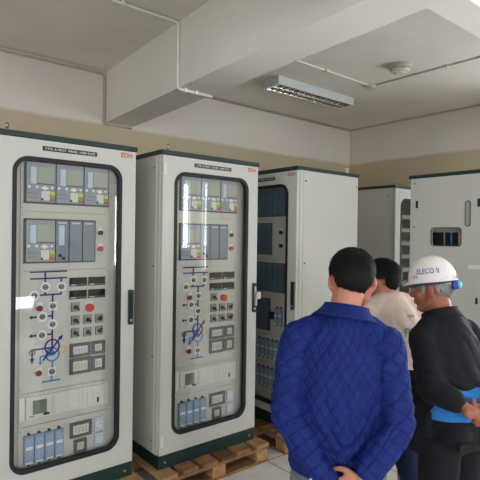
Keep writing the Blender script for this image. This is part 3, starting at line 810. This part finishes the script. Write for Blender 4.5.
def hair_obj(parent, T, m, scale=1., low=-.085, seed=1., front=(.086, .074), top=1.0, thick=.011, back_extra=0., ear_c=-.012, ear_r=(.040, .036), yb=-.040, zlow=0.):
    bm = bmesh.new(); bmesh.ops.create_icosphere(bm, subdivisions=6, radius=1)
    me = bpy.data.meshes.new('hair'); bm.to_mesh(me); bm.free()
    n = len(me.vertices); co = np.empty(n * 3, np.float32); me.vertices.foreach_get('co', co); d = co.reshape(-1, 3).astype(float)
    rad = np.array([.0765, .0985, .087])
    p = d * rad + np.array([0, -.012, .030])
    # nape: follow the back of the neck
    x, y, z = p[:, 0], p[:, 1], p[:, 2]
    dn = np.clip((-z - .0) / .06, 0, 1) * (y < 0)
    p[:, 2] = z - dn * back_extra * .5
    x, y, z = p[:, 0], p[:, 1], p[:, 2]
    ny, nzv = front[0] - yb, front[1] - low
    L = math.hypot(ny, nzv); ny, nzv = nzv / L, -ny / L
    c0 = ny * front[0] + nzv * front[1]
    m1 = np.clip((c0 - (ny * y + nzv * z)) / .012, 0, 1)
    ear = np.clip(np.maximum(np.abs(z + .005) / ear_r[0], np.abs(y - ear_c) / ear_r[1]) ** 2 - .55, 0, 1)
    ear = np.where(z > .022, 1, ear)
    mask = m1 * np.where(np.abs(x) > .045, ear, 1)
    st = nz(np.c_[x, y, z], (80, 80, 20), seed) * .0034 + nz(np.c_[x, y, z], (22, 22, 12), seed + 5) * .003
    th = thick * (0.25 + .9 * np.clip((z + .04) / .12, 0, 1)) * top
    rel = p - np.array([0, -.012, .030]); ln = np.linalg.norm(rel, axis=1, keepdims=True)
    grow = (mask * (th + st) - (1 - mask) * .014)[:, None]
    p = np.array([0, -.012, .030]) + rel / ln * (ln + grow)
    # short strands lying on the scalp, combed away from the crown
    rnd = np.random.default_rng(int(seed * 10)); ok = np.where(mask > .45)[0]; pick = rnd.choice(ok, min(len(ok), 5200), replace=False)
    crown = np.array([.010, -.075, .105]); sv, sf = [], []
    for i in pick:
        q = p[i]; nn = rel[i] / ln[i]; away = q - crown; away = away - nn * away.dot(nn); al = np.linalg.norm(away)
        away = away / max(al, 1e-4); sw = np.cross(nn, away)
        dr = away + sw * (rnd.normal() * .28 + .35 * math.exp(-al * 18)) + np.array([0, 0, -.25]); dr = dr - nn * dr.dot(nn); dr /= np.linalg.norm(dr)
        L = rnd.uniform(.016, .032) * (.4 if q[2] < -.03 else 1) * (.6 if abs(q[0]) > .05 and q[2] < .06 else 1) * (.6 + thick * 30); w = np.cross(nn, dr) * rnd.uniform(.0008, .0014)
        lift = rnd.uniform(.0005, .004) * top
        a = q - nn * .001; b = q + dr * L * .5 + nn * (lift - L * L * .9); e = q + dr * L + nn * (lift * .6 - L * L * 4.2)
        k = len(sv); sv += [a - w, a + w, b - w * .9, b + w * .9, e]; sf += [(k, k + 1, k + 3, k + 2), (k + 2, k + 3, k + 4)]
    Tm = np.array(T)
    fs = [tuple(f.vertices) for f in me.polygons]; allv = np.vstack([p, np.array(sv)]); allv = (allv * scale) @ Tm[:3, :3].T + Tm[:3, 3]
    me2 = bpy.data.meshes.new('hair'); me2.from_pydata([tuple(v) for v in allv], [], fs + [tuple(i + n for i in f) for f in sf]); bpy.data.meshes.remove(me)
    return mesh_obj('hair', me2, m, parent)

def eyes_brows(parent, T, browmat, scale=1.):
    R = T.to_3x3()
    for s in (-1, 1):
        bm = bmesh.new(); ell(bm, T @ (Vector((s * .032, .0730, .006)) * scale), (.0115 * scale,) * 3, R, 14, 10); e = obj('eye', bm, 'eye', parent, smooth=True)
        bm = bmesh.new(); ell(bm, T @ (Vector((s * .032, .0820, .006)) * scale), (.0060 * scale, .003 * scale, .0060 * scale), R, 12, 8); obj('iris', bm, 'iris', e, smooth=True)
        bm = bmesh.new(); tube(bm, [T @ (Vector(p) * scale) for p in ((s * .014, .088, .024), (s * .032, .0855, .029), (s * .050, .073, .024))], [(.004, .003), (.0055, .003), (.003, .002)], side=R @ Vector((0, 0, 1)), n=10); obj('eyebrow', bm, browmat, parent, smooth=True)
    bm = bmesh.new(); ell(bm, T @ (Vector((0, .0935, -.051)) * scale), (.019 * scale, .005 * scale, .0048 * scale), R, 14, 10); ell(bm, T @ (Vector((0, .0915, -.0605)) * scale), (.017 * scale, .005 * scale, .005 * scale), R, 14, 10)
    obj('lips', bm, 'lip', parent, smooth=True)

def hand(bm, wrist, d, palm_n, thumb_side, curl=.5, scale=1.):
    """d: direction to fingers, palm_n: direction the palm faces, thumb_side: +1/-1 along side axis"""
    w = Vector(wrist); d = Vector(d).normalized(); n = Vector(palm_n); n = (n - d * n.dot(d)).normalized(); s = d.cross(n).normalized() * thumb_side
    L = .085 * scale
    tube(bm, [w - d * .03, w, w + d * L * .55, w + d * L], [(.024 * scale, .019 * scale), (.026 * scale, .018 * scale), (.039 * scale, .016 * scale), (.039 * scale, .0135 * scale)], side=s)
    for k, (off, ln, r) in enumerate(((.029, .068, .0088), (.010, .076, .0092), (-.009, .071, .0088), (-.027, .056, .0078))):
        b = w + d * (L - .008) + s * off * scale
        c = curl * (1 + .12 * k)
        p = [b]; ang = 0
        for f in (.45, .32, .25):
            ang += c * (.75 if f > .4 else 1.)
            p.append(p[-1] + (d * math.cos(ang) + n * math.sin(ang) + s * off * .6) * ln * f * scale)
        tube(bm, p, [r * scale, r * .96 * scale, r * .88 * scale, r * .74 * scale], side=s, n=12)
    b = w + d * .022 * scale + s * .024 * scale
    p = [b, b + (d * .55 + s * .75 + n * .25).normalized() * .036 * scale]
    p.append(p[-1] + (d * .85 + s * .35 + n * .40).normalized() * .030 * scale); p.append(p[-1] + (d * .9 + n * .5).normalized() * .024 * scale)
    tube(bm, p, [.0135 * scale, .0115 * scale, .010 * scale, .0082 * scale], side=n, n=12)

def shoe(parent, x, y, yaw, m='shoe', z=0.):
    bm = bmesh.new()
    R = Matrix.Rotation(yaw, 3, 'Z')
    def q(p): return Vector((x, y, z)) + R @ Vector(p)
    tube(bm, [q((0, -.075, .045)), q((0, 0, .048)), q((0, .09, .036)), q((0, .155, .028))], [(.036, .040), (.038, .044), (.045, .032), (.034, .022)], side=R @ Vector((1, 0, 0)))
    tube(bm, [q((0, -.05, .05)), q((0, -.04, .11))], [(.040, .046), (.038, .044)], side=R @ Vector((1, 0, 0)))
    me = fuse(bm, .006, 4)
    def fl(co, nr):
        co[:, 2] = np.maximum(co[:, 2], z + .004); return co
    displace(me, fl)
    o = mesh_obj('shoe', me, m, parent)
    bm = bmesh.new()
    pr = [(-.036, -.09), (.036, -.09), (.036, -.01), (.047, .08), (.04, .15), (.012, .178), (-.012, .178), (-.04, .15), (-.047, .08), (-.036, -.01)]
    f = [bm.verts.new(q((a, b, .0))) for a, b in pr]; g = [bm.verts.new(q((a, b, .018))) for a, b in pr]
    bm.faces.new(f[::-1]); bm.faces.new(g)
    for i in range(len(pr)): bm.faces.new((f[i], f[(i + 1) % len(pr)], g[(i + 1) % len(pr)], g[i]))
    obj('sole', bm, 'black', o)

def head_frame(pos, yaw=0., pitch=0., roll=0.):
    return Matrix.Translation(Vector(pos)) @ Matrix.Rotation(yaw, 4, 'Z') @ Matrix.Rotation(pitch, 4, 'X') @ Matrix.Rotation(roll, 4, 'Y')

def collar(parent, c, tilt, r_in, h, m, rx=1.0, open_front=.5, flare=.012, thick=.006, name='collar'):
    """stand collar ring open at the front; c centre of its base, tilt = Matrix"""
    bm = bmesh.new(); N = 40; rows = 5; V = []
    for side in (0, 1):
        S = []
        for k in range(rows):
            t = k / (rows - 1); ring = []
            for i in range(N + 1):
                a = -PI / 2 + (i / N - .5) * (2 * PI - open_front)
                rr = r_in + flare * (1 - t) ** 1.5 + (thick if side else 0)
                p = Vector((rr * rx * math.cos(a), rr * math.sin(a), h * t - .012 * max(0, math.sin(a)) ))
                ring.append(bm.verts.new(Vector(c) + tilt @ p))
            S.append(ring)
        V.append(S)
    for S in V:
        for k in range(rows - 1):
            for i in range(N): bm.faces.new((S[k][i], S[k][i + 1], S[k + 1][i + 1], S[k + 1][i]))
    for i in range(N):
        bm.faces.new((V[0][-1][i], V[0][-1][i + 1], V[1][-1][i + 1], V[1][-1][i])); bm.faces.new((V[0][0][i], V[0][0][i + 1], V[1][0][i + 1], V[1][0][i]))
    for k in range(rows - 1):
        for e in (0, N): bm.faces.new((V[0][k][e], V[0][k + 1][e], V[1][k + 1][e], V[1][k][e]))
    return obj(name, bm, m, parent, smooth=True)

def legs_trousers(bm, hipz, hx=.085, knee=.40, feet=((-.10, 0), (.10, 0)), r=(.098, .080, .066, .066), hip_r=(.175, .125), hipc=(0, 0), low=.065):
    tube(bm, [(hipc[0], hipc[1], hipz + .06), (hipc[0], hipc[1], hipz - .03), (hipc[0], hipc[1], hipz - .12)], [(hip_r[0] * .96, hip_r[1] * .95), hip_r, (hip_r[0] * .95, hip_r[1] * .95)], cap=.25)
    for s, (fx, fy) in zip((-1, 1), feet):
        x0 = hipc[0] + s * hx
        tube(bm, [(x0, hipc[1], hipz - .08), (x0 * .5 + fx * .5, (hipc[1] + fy) / 2 + .012, knee + .18), (x0 * .3 + fx * .7, (hipc[1] * .3 + fy * .7) + .01, knee), (fx, fy - .02, low + .17), (fx, fy - .02, low)], [r[0], (r[0] + r[1]) / 2, r[1], r[2], r[3]], cap=.1)

CAMYAW = .6883
def az(deg_from_view):        # rotation about z so that local +y points at view azimuth + deg (positive = to the viewer's right)
    return -(CAMYAW + math.radians(deg_from_view))

# ---------------------------------------------------------------- man in the quilted navy jacket
def man_quilted():
    P = thing('person', 'man seen from behind in a quilted navy blue jacket, hands behind his back', 'person', (1.487, 1.198, FLOOR), az(8))
    T = head_frame((0.044, .045, 1.450), math.radians(3), math.radians(-8), 0)
    Rw, Rh = (.072, -.165, .780), Vector((-.085, -.020, -.07))
    sl, sr = (-.158, -.005, 1.235), (.172, -.012, 1.222)
    el, er = (-.198, -.070, .955), (.204, -.075, .945)
    Lw = (-.045, -.150, .735)
    bm = bmesh.new(); head_pts(bm, T)
    tube(bm, [(0, -.01, 1.22), (.010, .0, 1.32), (.032, .022, 1.41)], [(.07, .065), (.057, .058), (.058, .064)])
    tube(bm, [(0, 0, .80), (0, 0, .95), (0, -.005, 1.12), (0, -.005, 1.24)], [(.13, .09), (.125, .085), (.15, .095), (.13, .075)])
    for s, e, w in ((sl, el, Lw), (sr, er, Rw)):
        tube(bm, [s, ((s[0] + e[0]) / 2, (s[1] + e[1]) / 2, (s[2] + e[2]) / 2), e], [.048, .042, .036]); tube(bm, [e, w], [.036, .025])
    for s in (-1, 1): tube(bm, [(s * .075, 0, .80), (s * .09, 0, .42), (s * .1, -.02, .07)], [.062, .050, .038])
    hand(bm, Rw, (-.84, -.08, -.42), (.1, .9, -.1), -1, .55, .95)
    hand(bm, Lw, (.55, -.02, -.75), (.1, -.9, .1), -1, .6, .95)
    me = fuse(bm, .0052, 3); mesh_obj('body', me, 'skin', P)
    hair_obj(P, T, 'hair', seed=2., thick=.011, low=-.078)
    eyes_brows(P, T, 'hair')
    # trousers
    bm = bmesh.new(); legs_trousers(bm, .79, feet=((-.11, 0), (.11, .02)), hip_r=(.165, .112))
    me = fuse(bm, .008, 4); displace(me, lambda co, nr: co + nr * folds(co, .005, 2.)[:, None]); mesh_obj('trousers', me, 'greytrouser', P)
    shoe(P, -.11, 0, .12); shoe(P, .11, .02, -.12)
    # jacket
    bm = bmesh.new()
    tube(bm, [(0, .012, .742), (0, .008, .80), (0, .004, .92), (0, -.004, 1.06), (0, -.008, 1.16), (0, -.004, 1.235), (0.010, .0, 1.290), (0.018, .008, 1.335)],
         [(.190, .130), (.190, .132), (.180, .126), (.178, .122), (.170, .115), (.140, .098), (.092, .080), (.066, .064)], cap=.15, n=28)
    for s in (-1, 1): tube(bm, [(s * .04, 0, 1.298), (s * .10, -.004, 1.272), (s * .152, -.008, 1.222)], [.046, .055, .060])
    for s, e, w in ((sl, el, (-.032, -.155, .735)), (sr, er, (.082, -.160, .792))):
        mid = tuple((a + b) / 2 for a, b in zip(s, e))
        tube(bm, [s, (mid[0] * 1.03, mid[1], mid[2]), e], [.062, .059, .056])
        m2 = tuple(a * .5 + b * .5 for a, b in zip(e, w))
        tube(bm, [e, (m2[0], m2[1] - .006, m2[2]), w], [.056, .054, .043], cap=.3)
    me = fuse(bm, .0042, 8)
    def jk(co, nr):
        ang = np.arctan2(co[:, 0], -co[:, 1] + .06)
        u = ang * .235; v = co[:, 2] + .25 * np.abs(co[:, 0]) * 0
        p = .064
        wob = nz(co, (5, 5, 5), 4.) * .010
        d1 = np.abs(((u * 1.25 + v + wob) / p) % 1 - .5) * p; d2 = np.abs(((u * 1.25 - v + wob) / p) % 1 - .5) * p
        dd = np.minimum(d1, d2)
        q = (-.0062 * np.exp(-(dd / .0036) ** 2) + .0005 * np.sin(np.clip(dd / (p * .5), 0, 1) * PI / 2)) * np.clip((.9 - np.abs(nr[:, 2])) / .3, 0, 1)
        f = folds(co, .009, 1., [((-.23, -.06, .95), .10, (.5, .2, .9), 70, .010), ((.23, -.06, .95), .10, (-.5, .2, .9), 70, .010), ((-.12, -.1, .86), .10, (.7, 0, .7), 75, .008), ((.12, -.1, .9), .10, (-.8, 0, .6), 75, .008), ((.0, -.12, 1.0), .16, (.85, 0, .5), 42, .009), ((.02, -.12, .9), .12, (-.6, 0, .8), 50, .009), ((0, -.1, .80), .1, (.2, 0, 1), 60, .006), ((-.16, 0, 1.17), .1, (.7, 0, .7), 60, .006), ((.16, 0, 1.17), .1, (-.7, 0, .7), 60, .006)])
        return co + nr * (f + q)[:, None]
    displace(me, jk); j = mesh_obj('jacket', me, 'quilt', P)
    collar(j, (0.018, .010, 1.308), Matrix.Rotation(-.20, 3, 'X') @ Matrix.Rotation(.12, 3, 'Y'), .068, .052, 'quilt', 1.10, .7, .040, .009)
    bm = bmesh.new(); ell(bm, (-.105, -.212, .788), (.006, .006, .006)); obj('cuff_button', bm, 'steel', j, smooth=True)
    bm = bmesh.new()
    return P
man_quilted()

# ---------------------------------------------------------------- man in the hard hat
def man_hat():
    P = thing('person', 'grey-haired man in a black jacket and white hard hat, hands behind his back', 'person', (2.146, 1.083, FLOOR), az(-29))
    hx, hy, hz = .015, .135, 1.385
    T = head_frame((hx, hy, hz), math.radians(25), math.radians(-10), 0)
    sl, sr = (-.130, .062, 1.175), (.158, .055, 1.180)
    el, er = (-.195, -.050, .985), (.222, -.060, .975)
    Lw, Rw = (-.125, -.185, .918), (.000, -.200, .922)
    bm = bmesh.new(); head_pts(bm, T, .98)
    tube(bm, [(0, .055, 1.16), (.015, .08, 1.25), (hx, hy - .022, hz - .05)], [(.068, .062), (.056, .056), (.057, .062)])
    tube(bm, [(0, 0, .78), (0, 0, .88), (0, .03, 1.04), (0, .055, 1.17)], [(.125, .085), (.12, .08), (.14, .09), (.12, .07)])
    for s, e, w in ((sl, el, Lw), (sr, er, Rw)):
        tube(bm, [s, tuple((a + b) / 2 for a, b in zip(s, e)), e], [.046, .040, .034]); tube(bm, [e, w], [.034, .025])
    for s in (-1, 1): tube(bm, [(s * .075, 0, .80), (s * .09, 0, .42), (s * .1, -.02, .07)], [.062, .050, .038])
    hand(bm, Lw, (.95, -.10, -.10), (0, .7, -.5), 1, .45, .92)
    hand(bm, Rw, (-.90, -.12, -.12), (0, .8, -.4), 1, .5, .92)
    me = fuse(bm, .0052, 3); mesh_obj('body', me, 'skin_tan', P)
    hair_obj(P, T, 'hair_grey', .98, seed=11., thick=.009, low=-.112, top=.75, ear_c=-.010, ear_r=(.030, .022), yb=-.020, front=(.090, .060), back_extra=.05)
    eyes_brows(P, T, 'hair_grey', .98)
    # trousers, shirt
    bm = bmesh.new(); legs_trousers(bm, .825, feet=((-.10, -.02), (.11, .01)), hip_r=(.155, .112), hx=.078, r=(.090, .078, .070, .070))
    ell(bm, (-.068, -.048, .775), (.078, .080, .085)); ell(bm, (.068, -.048, .775), (.078, .080, .085))
    me = fuse(bm, .008, 4); displace(me, lambda co, nr: co + nr * folds(co, .005, 7., [((0, -.1, .68), .14, (.3, 0, 1), 60, .005)])[:, None]); tr = mesh_obj('trousers', me, 'blacktrouser', P)
    bm = bmesh.new(); tri2(bm, [(-.125, .765), (-.045, .760), (-.045, .735), (-.085, .722), (-.125, .738)], -.1325, -.112); obj('pocket_flap', bm, 'blacktrouser', tr, bevel=.004, seg=2)
    shoe(P, -.10, -.02, .12); shoe(P, .11, .01, -.12)
    bm = bmesh.new(); tube(bm, [(0, -.004, .84), (0, .0, .91), (0, .01, 1.0)], [(.155, .118), (.152, .116), (.148, .112)], cap=.1, n=28)
    me = fuse(bm, .006, 3); displace(me, lambda co, nr: co + nr * folds(co, .005, 5., [((0, -.12, .86), .15, (.25, 0, 1), 95, .006)])[:, None]); mesh_obj('shirt', me, 'blueshirt', P)
    # jacket: back hem ridden up over the arms, front hanging lower
    bm = bmesh.new()
    tube(bm, [(0, .010, .985), (0, .014, 1.02), (0, .032, 1.10), (0, .045, 1.165), (0.004, .058, 1.228), (0.01, .072, 1.275)],
         [(.170, .130), (.170, .128), (.170, .122), (.155, .112), (.108, .088), (.068, .064)], cap=.2, n=28)
    for s in (-1, 1): tube(bm, [(s * .118, .065, 1.00), (s * .128, .065, .86), (s * .130, .065, .68)], [(.050, .095), (.046, .096), (.042, .092)], cap=.2)
    tube(bm, [(0, .10, 1.0), (0, .125, .86), (0, .125, .68)], [(.15, .045), (.15, .045), (.15, .04)], cap=.2)
    for s in (-1, 1): tube(bm, [(s * .04, .064, 1.245), (s * .095, .060, 1.212), (s * .138, .055, 1.160)], [.048, .056, .060])
    for s, e, w in ((sl, el, (-.165, -.160, .950)), (sr, er, (.048, -.192, .942))):
        mid = tuple((a + b) / 2 for a, b in zip(s, e))
        tube(bm, [s, mid, e], [.062, .061, .058]); m2 = tuple(a * .5 + b * .5 for a, b in zip(e, w))
        tube(bm, [e, m2, w], [.056, .050, .038], cap=.3)
    me = fuse(bm, .0058, 5)
    displace(me, lambda co, nr: co + nr * folds(co, .008, 13., [((-.2, 0, .98), .13, (.3, .3, .9), 60, .012), ((.2, 0, .98), .13, (-.3, .3, .9), 60, .012), ((0, -.1, 1.05), .16, (.8, 0, .5), 45, .008), ((-.1, -.12, .93), .1, (.5, 0, .8), 80, .008)])[:, None])
    j = mesh_obj('jacket', me, 'blackcloth', P)
    collar(j, (.010, .076, 1.245), Matrix.Rotation(-.34, 3, 'X'), .072, .048, 'blackcloth', 1.06, .8, .016, .008)
    # hard hat
    R = T.to_3x3(); sc = 1.0
    hT = T @ Matrix.Translation((0, -.006, .040)) @ Matrix.Rotation(math.radians(2), 4, 'X')
    def hq(p): return hT @ Vector(p)
    bm = bmesh.new(); N = 48; rings = []
    rx, ry, rz = .090, .109, .116
    for k in range(0, 15):
        ph = (PI / 2) * k / 14.5; ring = []
        for i in range(N):
            a = 2 * PI * i / N
            ring.append(bm.verts.new(hq((rx * math.cos(a) * math.cos(ph), ry * math.sin(a) * math.cos(ph), rz * math.sin(ph) ** .92))))
        rings.append(ring)
    for a, b in zip(rings, rings[1:]):
        for i in range(N): bm.faces.new((a[i], a[(i + 1) % N], b[(i + 1) % N], b[i]))
    bm.faces.new(rings[-1])
    # brim
    low = []
    for i in range(N):
        a = 2 * PI * i / N; f = max(0, math.sin(a)) ** 2
        low.append(bm.verts.new(hq(((rx + .006 + .004 * f) * math.cos(a), (ry + .006 + .028 * f) * math.sin(a), -.008 - .010 * f))))
    for i in range(N): bm.faces.new((rings[0][i], low[i], low[(i + 1) % N], rings[0][(i + 1) % N]))
    ht = obj('hard_hat', bm, 'hat', P, smooth=True)
    sm = ht.modifiers.new('thickness', 'SOLIDIFY'); sm.thickness = .003; sm.offset = -1
    bm = bmesh.new(); lo1, lo2 = [], []
    for i in range(N):
        a = 2 * PI * i / N; f = max(0, math.sin(a)) ** 2
        lo1.append(bm.verts.new(hq(((rx + .007 + .004 * f) * math.cos(a), (ry + .007 + .029 * f) * math.sin(a), -.0075 - .010 * f))))
        lo2.append(bm.verts.new(hq(((rx - .006) * math.cos(a), (ry - .006 + .01 * f) * math.sin(a), -.019 - .014 * f))))
    for i in range(N): bm.faces.new((lo1[i], lo2[i], lo2[(i + 1) % N], lo1[(i + 1) % N]))
    obj('brim_edge', bm, 'hat_rim', ht, smooth=True)
    def on_dome(u, v, lift=.0028):      # u: azimuth offset, v: height angle
        a = u; ph = v
        k = 1 + lift / .11
        return hq((rx * k * math.cos(a) * math.cos(ph), ry * k * math.sin(a) * math.cos(ph), rz * k * math.sin(ph) ** .92))
    for name, body, c_az, c_el, wid, hgt, m in (('lettering', 'ELECO II', math.radians(183), math.radians(21), 1.0, .22, 'hat_text'), ('small_mark', 'HSE', math.radians(150), math.radians(9), .28, .07, 'logo')):
        vs, fs = text_mesh(body, 1, 1, 1.05, .01)
        bm = bmesh.new(); V = [bm.verts.new(on_dome(c_az + a * wid, c_el + b * hgt)) for a, b in vs]
        for f in fs:
            try: bm.faces.new([V[i] for i in f])
            except ValueError: pass
        obj(name, bm, m, ht)
    # suspension band with ratchet at the back
    bm = bmesh.new()
    A1 = [-PI / 2 + (i / 24 - .5) * PI * 1.05 for i in range(25)]
    r1 = [bm.verts.new(T @ Vector((.082 * math.cos(a), -.012 + .102 * math.sin(a), .032 - .030 * (-math.sin(a)) ** 2 if math.sin(a) < 0 else .032))) for a in A1]
    r2 = [bm.verts.new(v.co + R @ Vector((0, 0, .024))) for v in r1]
    for i in range(24): bm.faces.new((r1[i], r1[i + 1], r2[i + 1], r2[i]))
    o = obj('head_band', bm, 'offwhite', ht, smooth=True); s = o.modifiers.new('thickness', 'SOLIDIFY'); s.thickness = .003
    bm = bmesh.new()
    for i in range(4):
        pass
    ba = [-PI / 2 + (i / 12 - .5) * 1.1 for i in range(13)]
    q1 = [bm.verts.new(T @ Vector((.084 * math.cos(a), -.012 + .104 * math.sin(a), -.012))) for a in ba]; q2 = [bm.verts.new(v.co + R @ Vector((0, 0, .036))) for v in q1]
    for i in range(12): bm.faces.new((q1[i], q1[i + 1], q2[i + 1], q2[i]))
    o = obj('ratchet_strap', bm, 'hat_strap', ht, smooth=True); s = o.modifiers.new('thickness', 'SOLIDIFY'); s.thickness = .006; s.offset = 1
    bm = bmesh.new(); ell(bm, T @ Vector((0, -.122, .006)), (.019, .012, .017), R, 16, 12); obj('ratchet_knob', bm, 'hat_knob', ht, smooth=True)
    return P
man_hat()

# ---------------------------------------------------------------- man in the beige shirt
def man_beige():
    P = thing('person', 'dark-haired man in a beige work shirt, mostly hidden between the other two men', 'person', (2.425, 1.575, FLOOR), az(-22))
    hx, hy, hz = -.02, .09, 1.368
    T = head_frame((hx, hy, hz), math.radians(34), math.radians(-10), 0)
    sl, sr = (-.165, .025, 1.20), (.165, .025, 1.20)
    el, er = (-.215, .06, .93), (.215, .06, .93)
    Lw, Rw = (-.09, .235, .93), (.09, .24, .95)
    bm = bmesh.new(); head_pts(bm, T, 1.03)
    tube(bm, [(0, .02, 1.17), (0, .04, 1.27), (hx, hy - .022, hz - .05)], [(.066, .06), (.055, .055), (.056, .062)])
    tube(bm, [(0, 0, .78), (0, 0, .90), (0, .01, 1.07), (0, .02, 1.19)], [(.125, .085), (.12, .08), (.14, .09), (.12, .07)])
    for s, e, w in ((sl, el, Lw), (sr, er, Rw)):
        tube(bm, [s, tuple((a + b) / 2 for a, b in zip(s, e)), e], [.046, .040, .034]); tube(bm, [e, w], [.034, .024])
    for s in (-1, 1): tube(bm, [(s * .075, 0, .80), (s * .09, 0, .42), (s * .1, -.02, .07)], [.062, .050, .038])
    hand(bm, Lw, (.8, .5, -.1), (.3, -.7, .2), 1, .4, .92); hand(bm, Rw, (-.8, .5, .1), (-.3, -.7, .2), -1, .4, .92)
    me = fuse(bm, .0055, 3); mesh_obj('body', me, 'skin', P)
    hair_obj(P, T, 'hair', 1.03, seed=21., thick=.014, low=-.098, back_extra=.04)
    eyes_brows(P, T, 'hair', 1.03)
    bm = bmesh.new(); legs_trousers(bm, .79, feet=((-.13, .02), (.12, -.02)))
    me = fuse(bm, .008, 4); displace(me, lambda co, nr: co + nr * folds(co, .005, 3.)[:, None]); mesh_obj('trousers', me, 'navytrouser', P)
    shoe(P, -.13, .02, .12); shoe(P, .12, -.02, -.12)
    bm = bmesh.new()
    tube(bm, [(0, .0, .78), (0, .0, .88), (0, .006, 1.0), (0, .014, 1.12), (0, .020, 1.20), (0, .030, 1.26), (0, .04, 1.295)], [(.185, .130), (.178, .125), (.18, .122), (.178, .115), (.15, .1), (.1, .08), (.066, .064)], cap=.15, n=28)
    for s in (-1, 1): tube(bm, [(s * .04, .03, 1.27), (s * .11, .028, 1.24), (s * .158, .025, 1.19)], [.048, .058, .064])
    for s, e, w in ((sl, el, Lw), (sr, er, Rw)):
        tube(bm, [s, tuple((a + b) / 2 for a, b in zip(s, e)), e], [.068, .064, .058]); tube(bm, [e, tuple(a * .25 + b * .75 for a, b in zip(e, w))], [.058, .042], cap=.3)
    me = fuse(bm, .006, 5); displace(me, lambda co, nr: co + nr * folds(co, .006, 17., [((.05, -.1, 1.1), .14, (.8, 0, .5), 50, .007)])[:, None])
    sh = mesh_obj('work_shirt', me, 'beige', P)
    collar(sh, (0, .035, 1.262), Matrix.Rotation(-.25, 3, 'X'), .064, .042, 'beige', 1.05, .8, .016)
    # printed letters follow the back of the shirt
    verts = np.empty(len(me.vertices) * 3, np.float32); me.vertices.foreach_get('co', verts); verts = verts.reshape(-1, 3)
    def on_back(x, z):
        d = (verts[:, 0] - x) ** 2 + (verts[:, 2] - z) ** 2 + np.where(verts[:, 1] > .02, 1, 0); i = np.argsort(d)[:4]
        return (x, float(verts[i, 1].mean()) - .004, z)
    for name, body, cx, cz, w, h, m in (('lettering', 'PC', .030, 1.110, .075, .046, 'shirtgreen'), ('small_lettering', 'BAN', .050, 1.195, .040, .016, 'shirtgrey')):
        vs, fs = text_mesh(body, w, h, 1., .01)
        bm = bmesh.new(); V = [bm.verts.new(on_back(cx + a, cz + b)) for a, b in vs]
        for f in fs:
            try: bm.faces.new([V[i] for i in f])
            except ValueError: pass
        obj(name, bm, m, sh)
    return P
man_beige()

# ------------------------------------------------------------------ light
def area(name, loc, rot, sx, sy, power, col):
    l = bpy.data.lights.new(name, 'AREA'); l.shape = 'RECTANGLE'; l.size = sx; l.size_y = sy; l.energy = power; l.color = col
    o = bpy.data.objects.new(name, l); COL.objects.link(o); o.location = loc; o.rotation_euler = rot
    return o
# lights added behind the invented windows; large ones tilt up to brighten the ceiling
def added_daylight(side, q, power):
    a, b, z0, z1 = q; zc = (z0 + z1) / 2
    TILT = math.radians({'rear': 30, 'left': 22, 'right': 38}[side]) if b - a > .5 and z1 - z0 > .5 else 0
    off = .16 + math.sin(TILT) * (z1 - z0) / 2
    if side == 'rear': loc, rot = ((a + b) / 2, YR - off, zc), Matrix.Rotation(PI / 2 + TILT, 3, 'X')
    elif side == 'left': loc, rot = (XL - off, (a + b) / 2, zc), Matrix.Rotation(-PI / 2, 3, 'Z') @ Matrix.Rotation(PI / 2 + TILT, 3, 'X')
    else: loc, rot = (XR + off, (a + b) / 2, zc), Matrix.Rotation(PI / 2, 3, 'Z') @ Matrix.Rotation(PI / 2 + TILT, 3, 'X')
    area('daylight', loc, rot.to_euler(), b - a - .06, (z1 - z0 - .06), power, (.94, .975, 1))
for q, p in zip(ADDED_WINS_REAR, (92, 103, 6, 84, 14)): added_daylight('rear', q, p)
for q, p in zip(ADDED_WINS_LEFT, (36, 26)): added_daylight('left', q, p)
for q, p in zip(ADDED_WINS_RIGHT, (14, 100, 85)): added_daylight('right', q, p)
w = bpy.data.worlds.new('sky'); SC.world = w; w.use_nodes = True
w.node_tree.nodes['Background'].inputs[0].default_value = (.80, .88, 1, 1); w.node_tree.nodes['Background'].inputs[1].default_value = 1.5

# ------------------------------------------------------------------ camera (solved from the photograph)
f, yaw, pitch, roll = 489.57, .6883, -.0066, -.0143
cd = bpy.data.cameras.new('camera'); cam = bpy.data.objects.new('camera', cd); COL.objects.link(cam)
cd.sensor_width = 36; cd.lens = f / 480 * 36; cd.clip_start = .05; cd.clip_end = 100
s, c_ = math.sin(yaw), math.cos(yaw)
r0 = Vector((c_, -s, 0)); f0 = Vector((s, c_, 0)); u0 = Vector((0, 0, 1))
fw = f0 * math.cos(pitch) + u0 * math.sin(pitch); up = -f0 * math.sin(pitch) + u0 * math.cos(pitch)
rt = r0 * math.cos(roll) - up * math.sin(roll); up2 = r0 * math.sin(roll) + up * math.cos(roll)
mw = Matrix.Identity(4)
for i in range(3): mw[i][0] = rt[i]; mw[i][1] = up2[i]; mw[i][2] = -fw[i]
mw[0][3], mw[1][3], mw[2][3] = 0, 0, 1.6113 * .92
cam.matrix_world = mw
SC.camera = cam
SC.view_settings.view_transform = 'Standard'; SC.view_settings.look = 'None'
SC.view_settings.exposure = 0.11; SC.view_settings.gamma = 1.0
SC.cycles.max_bounces = 8; SC.cycles.transparent_max_bounces = 8
SC.cycles.use_denoising = True
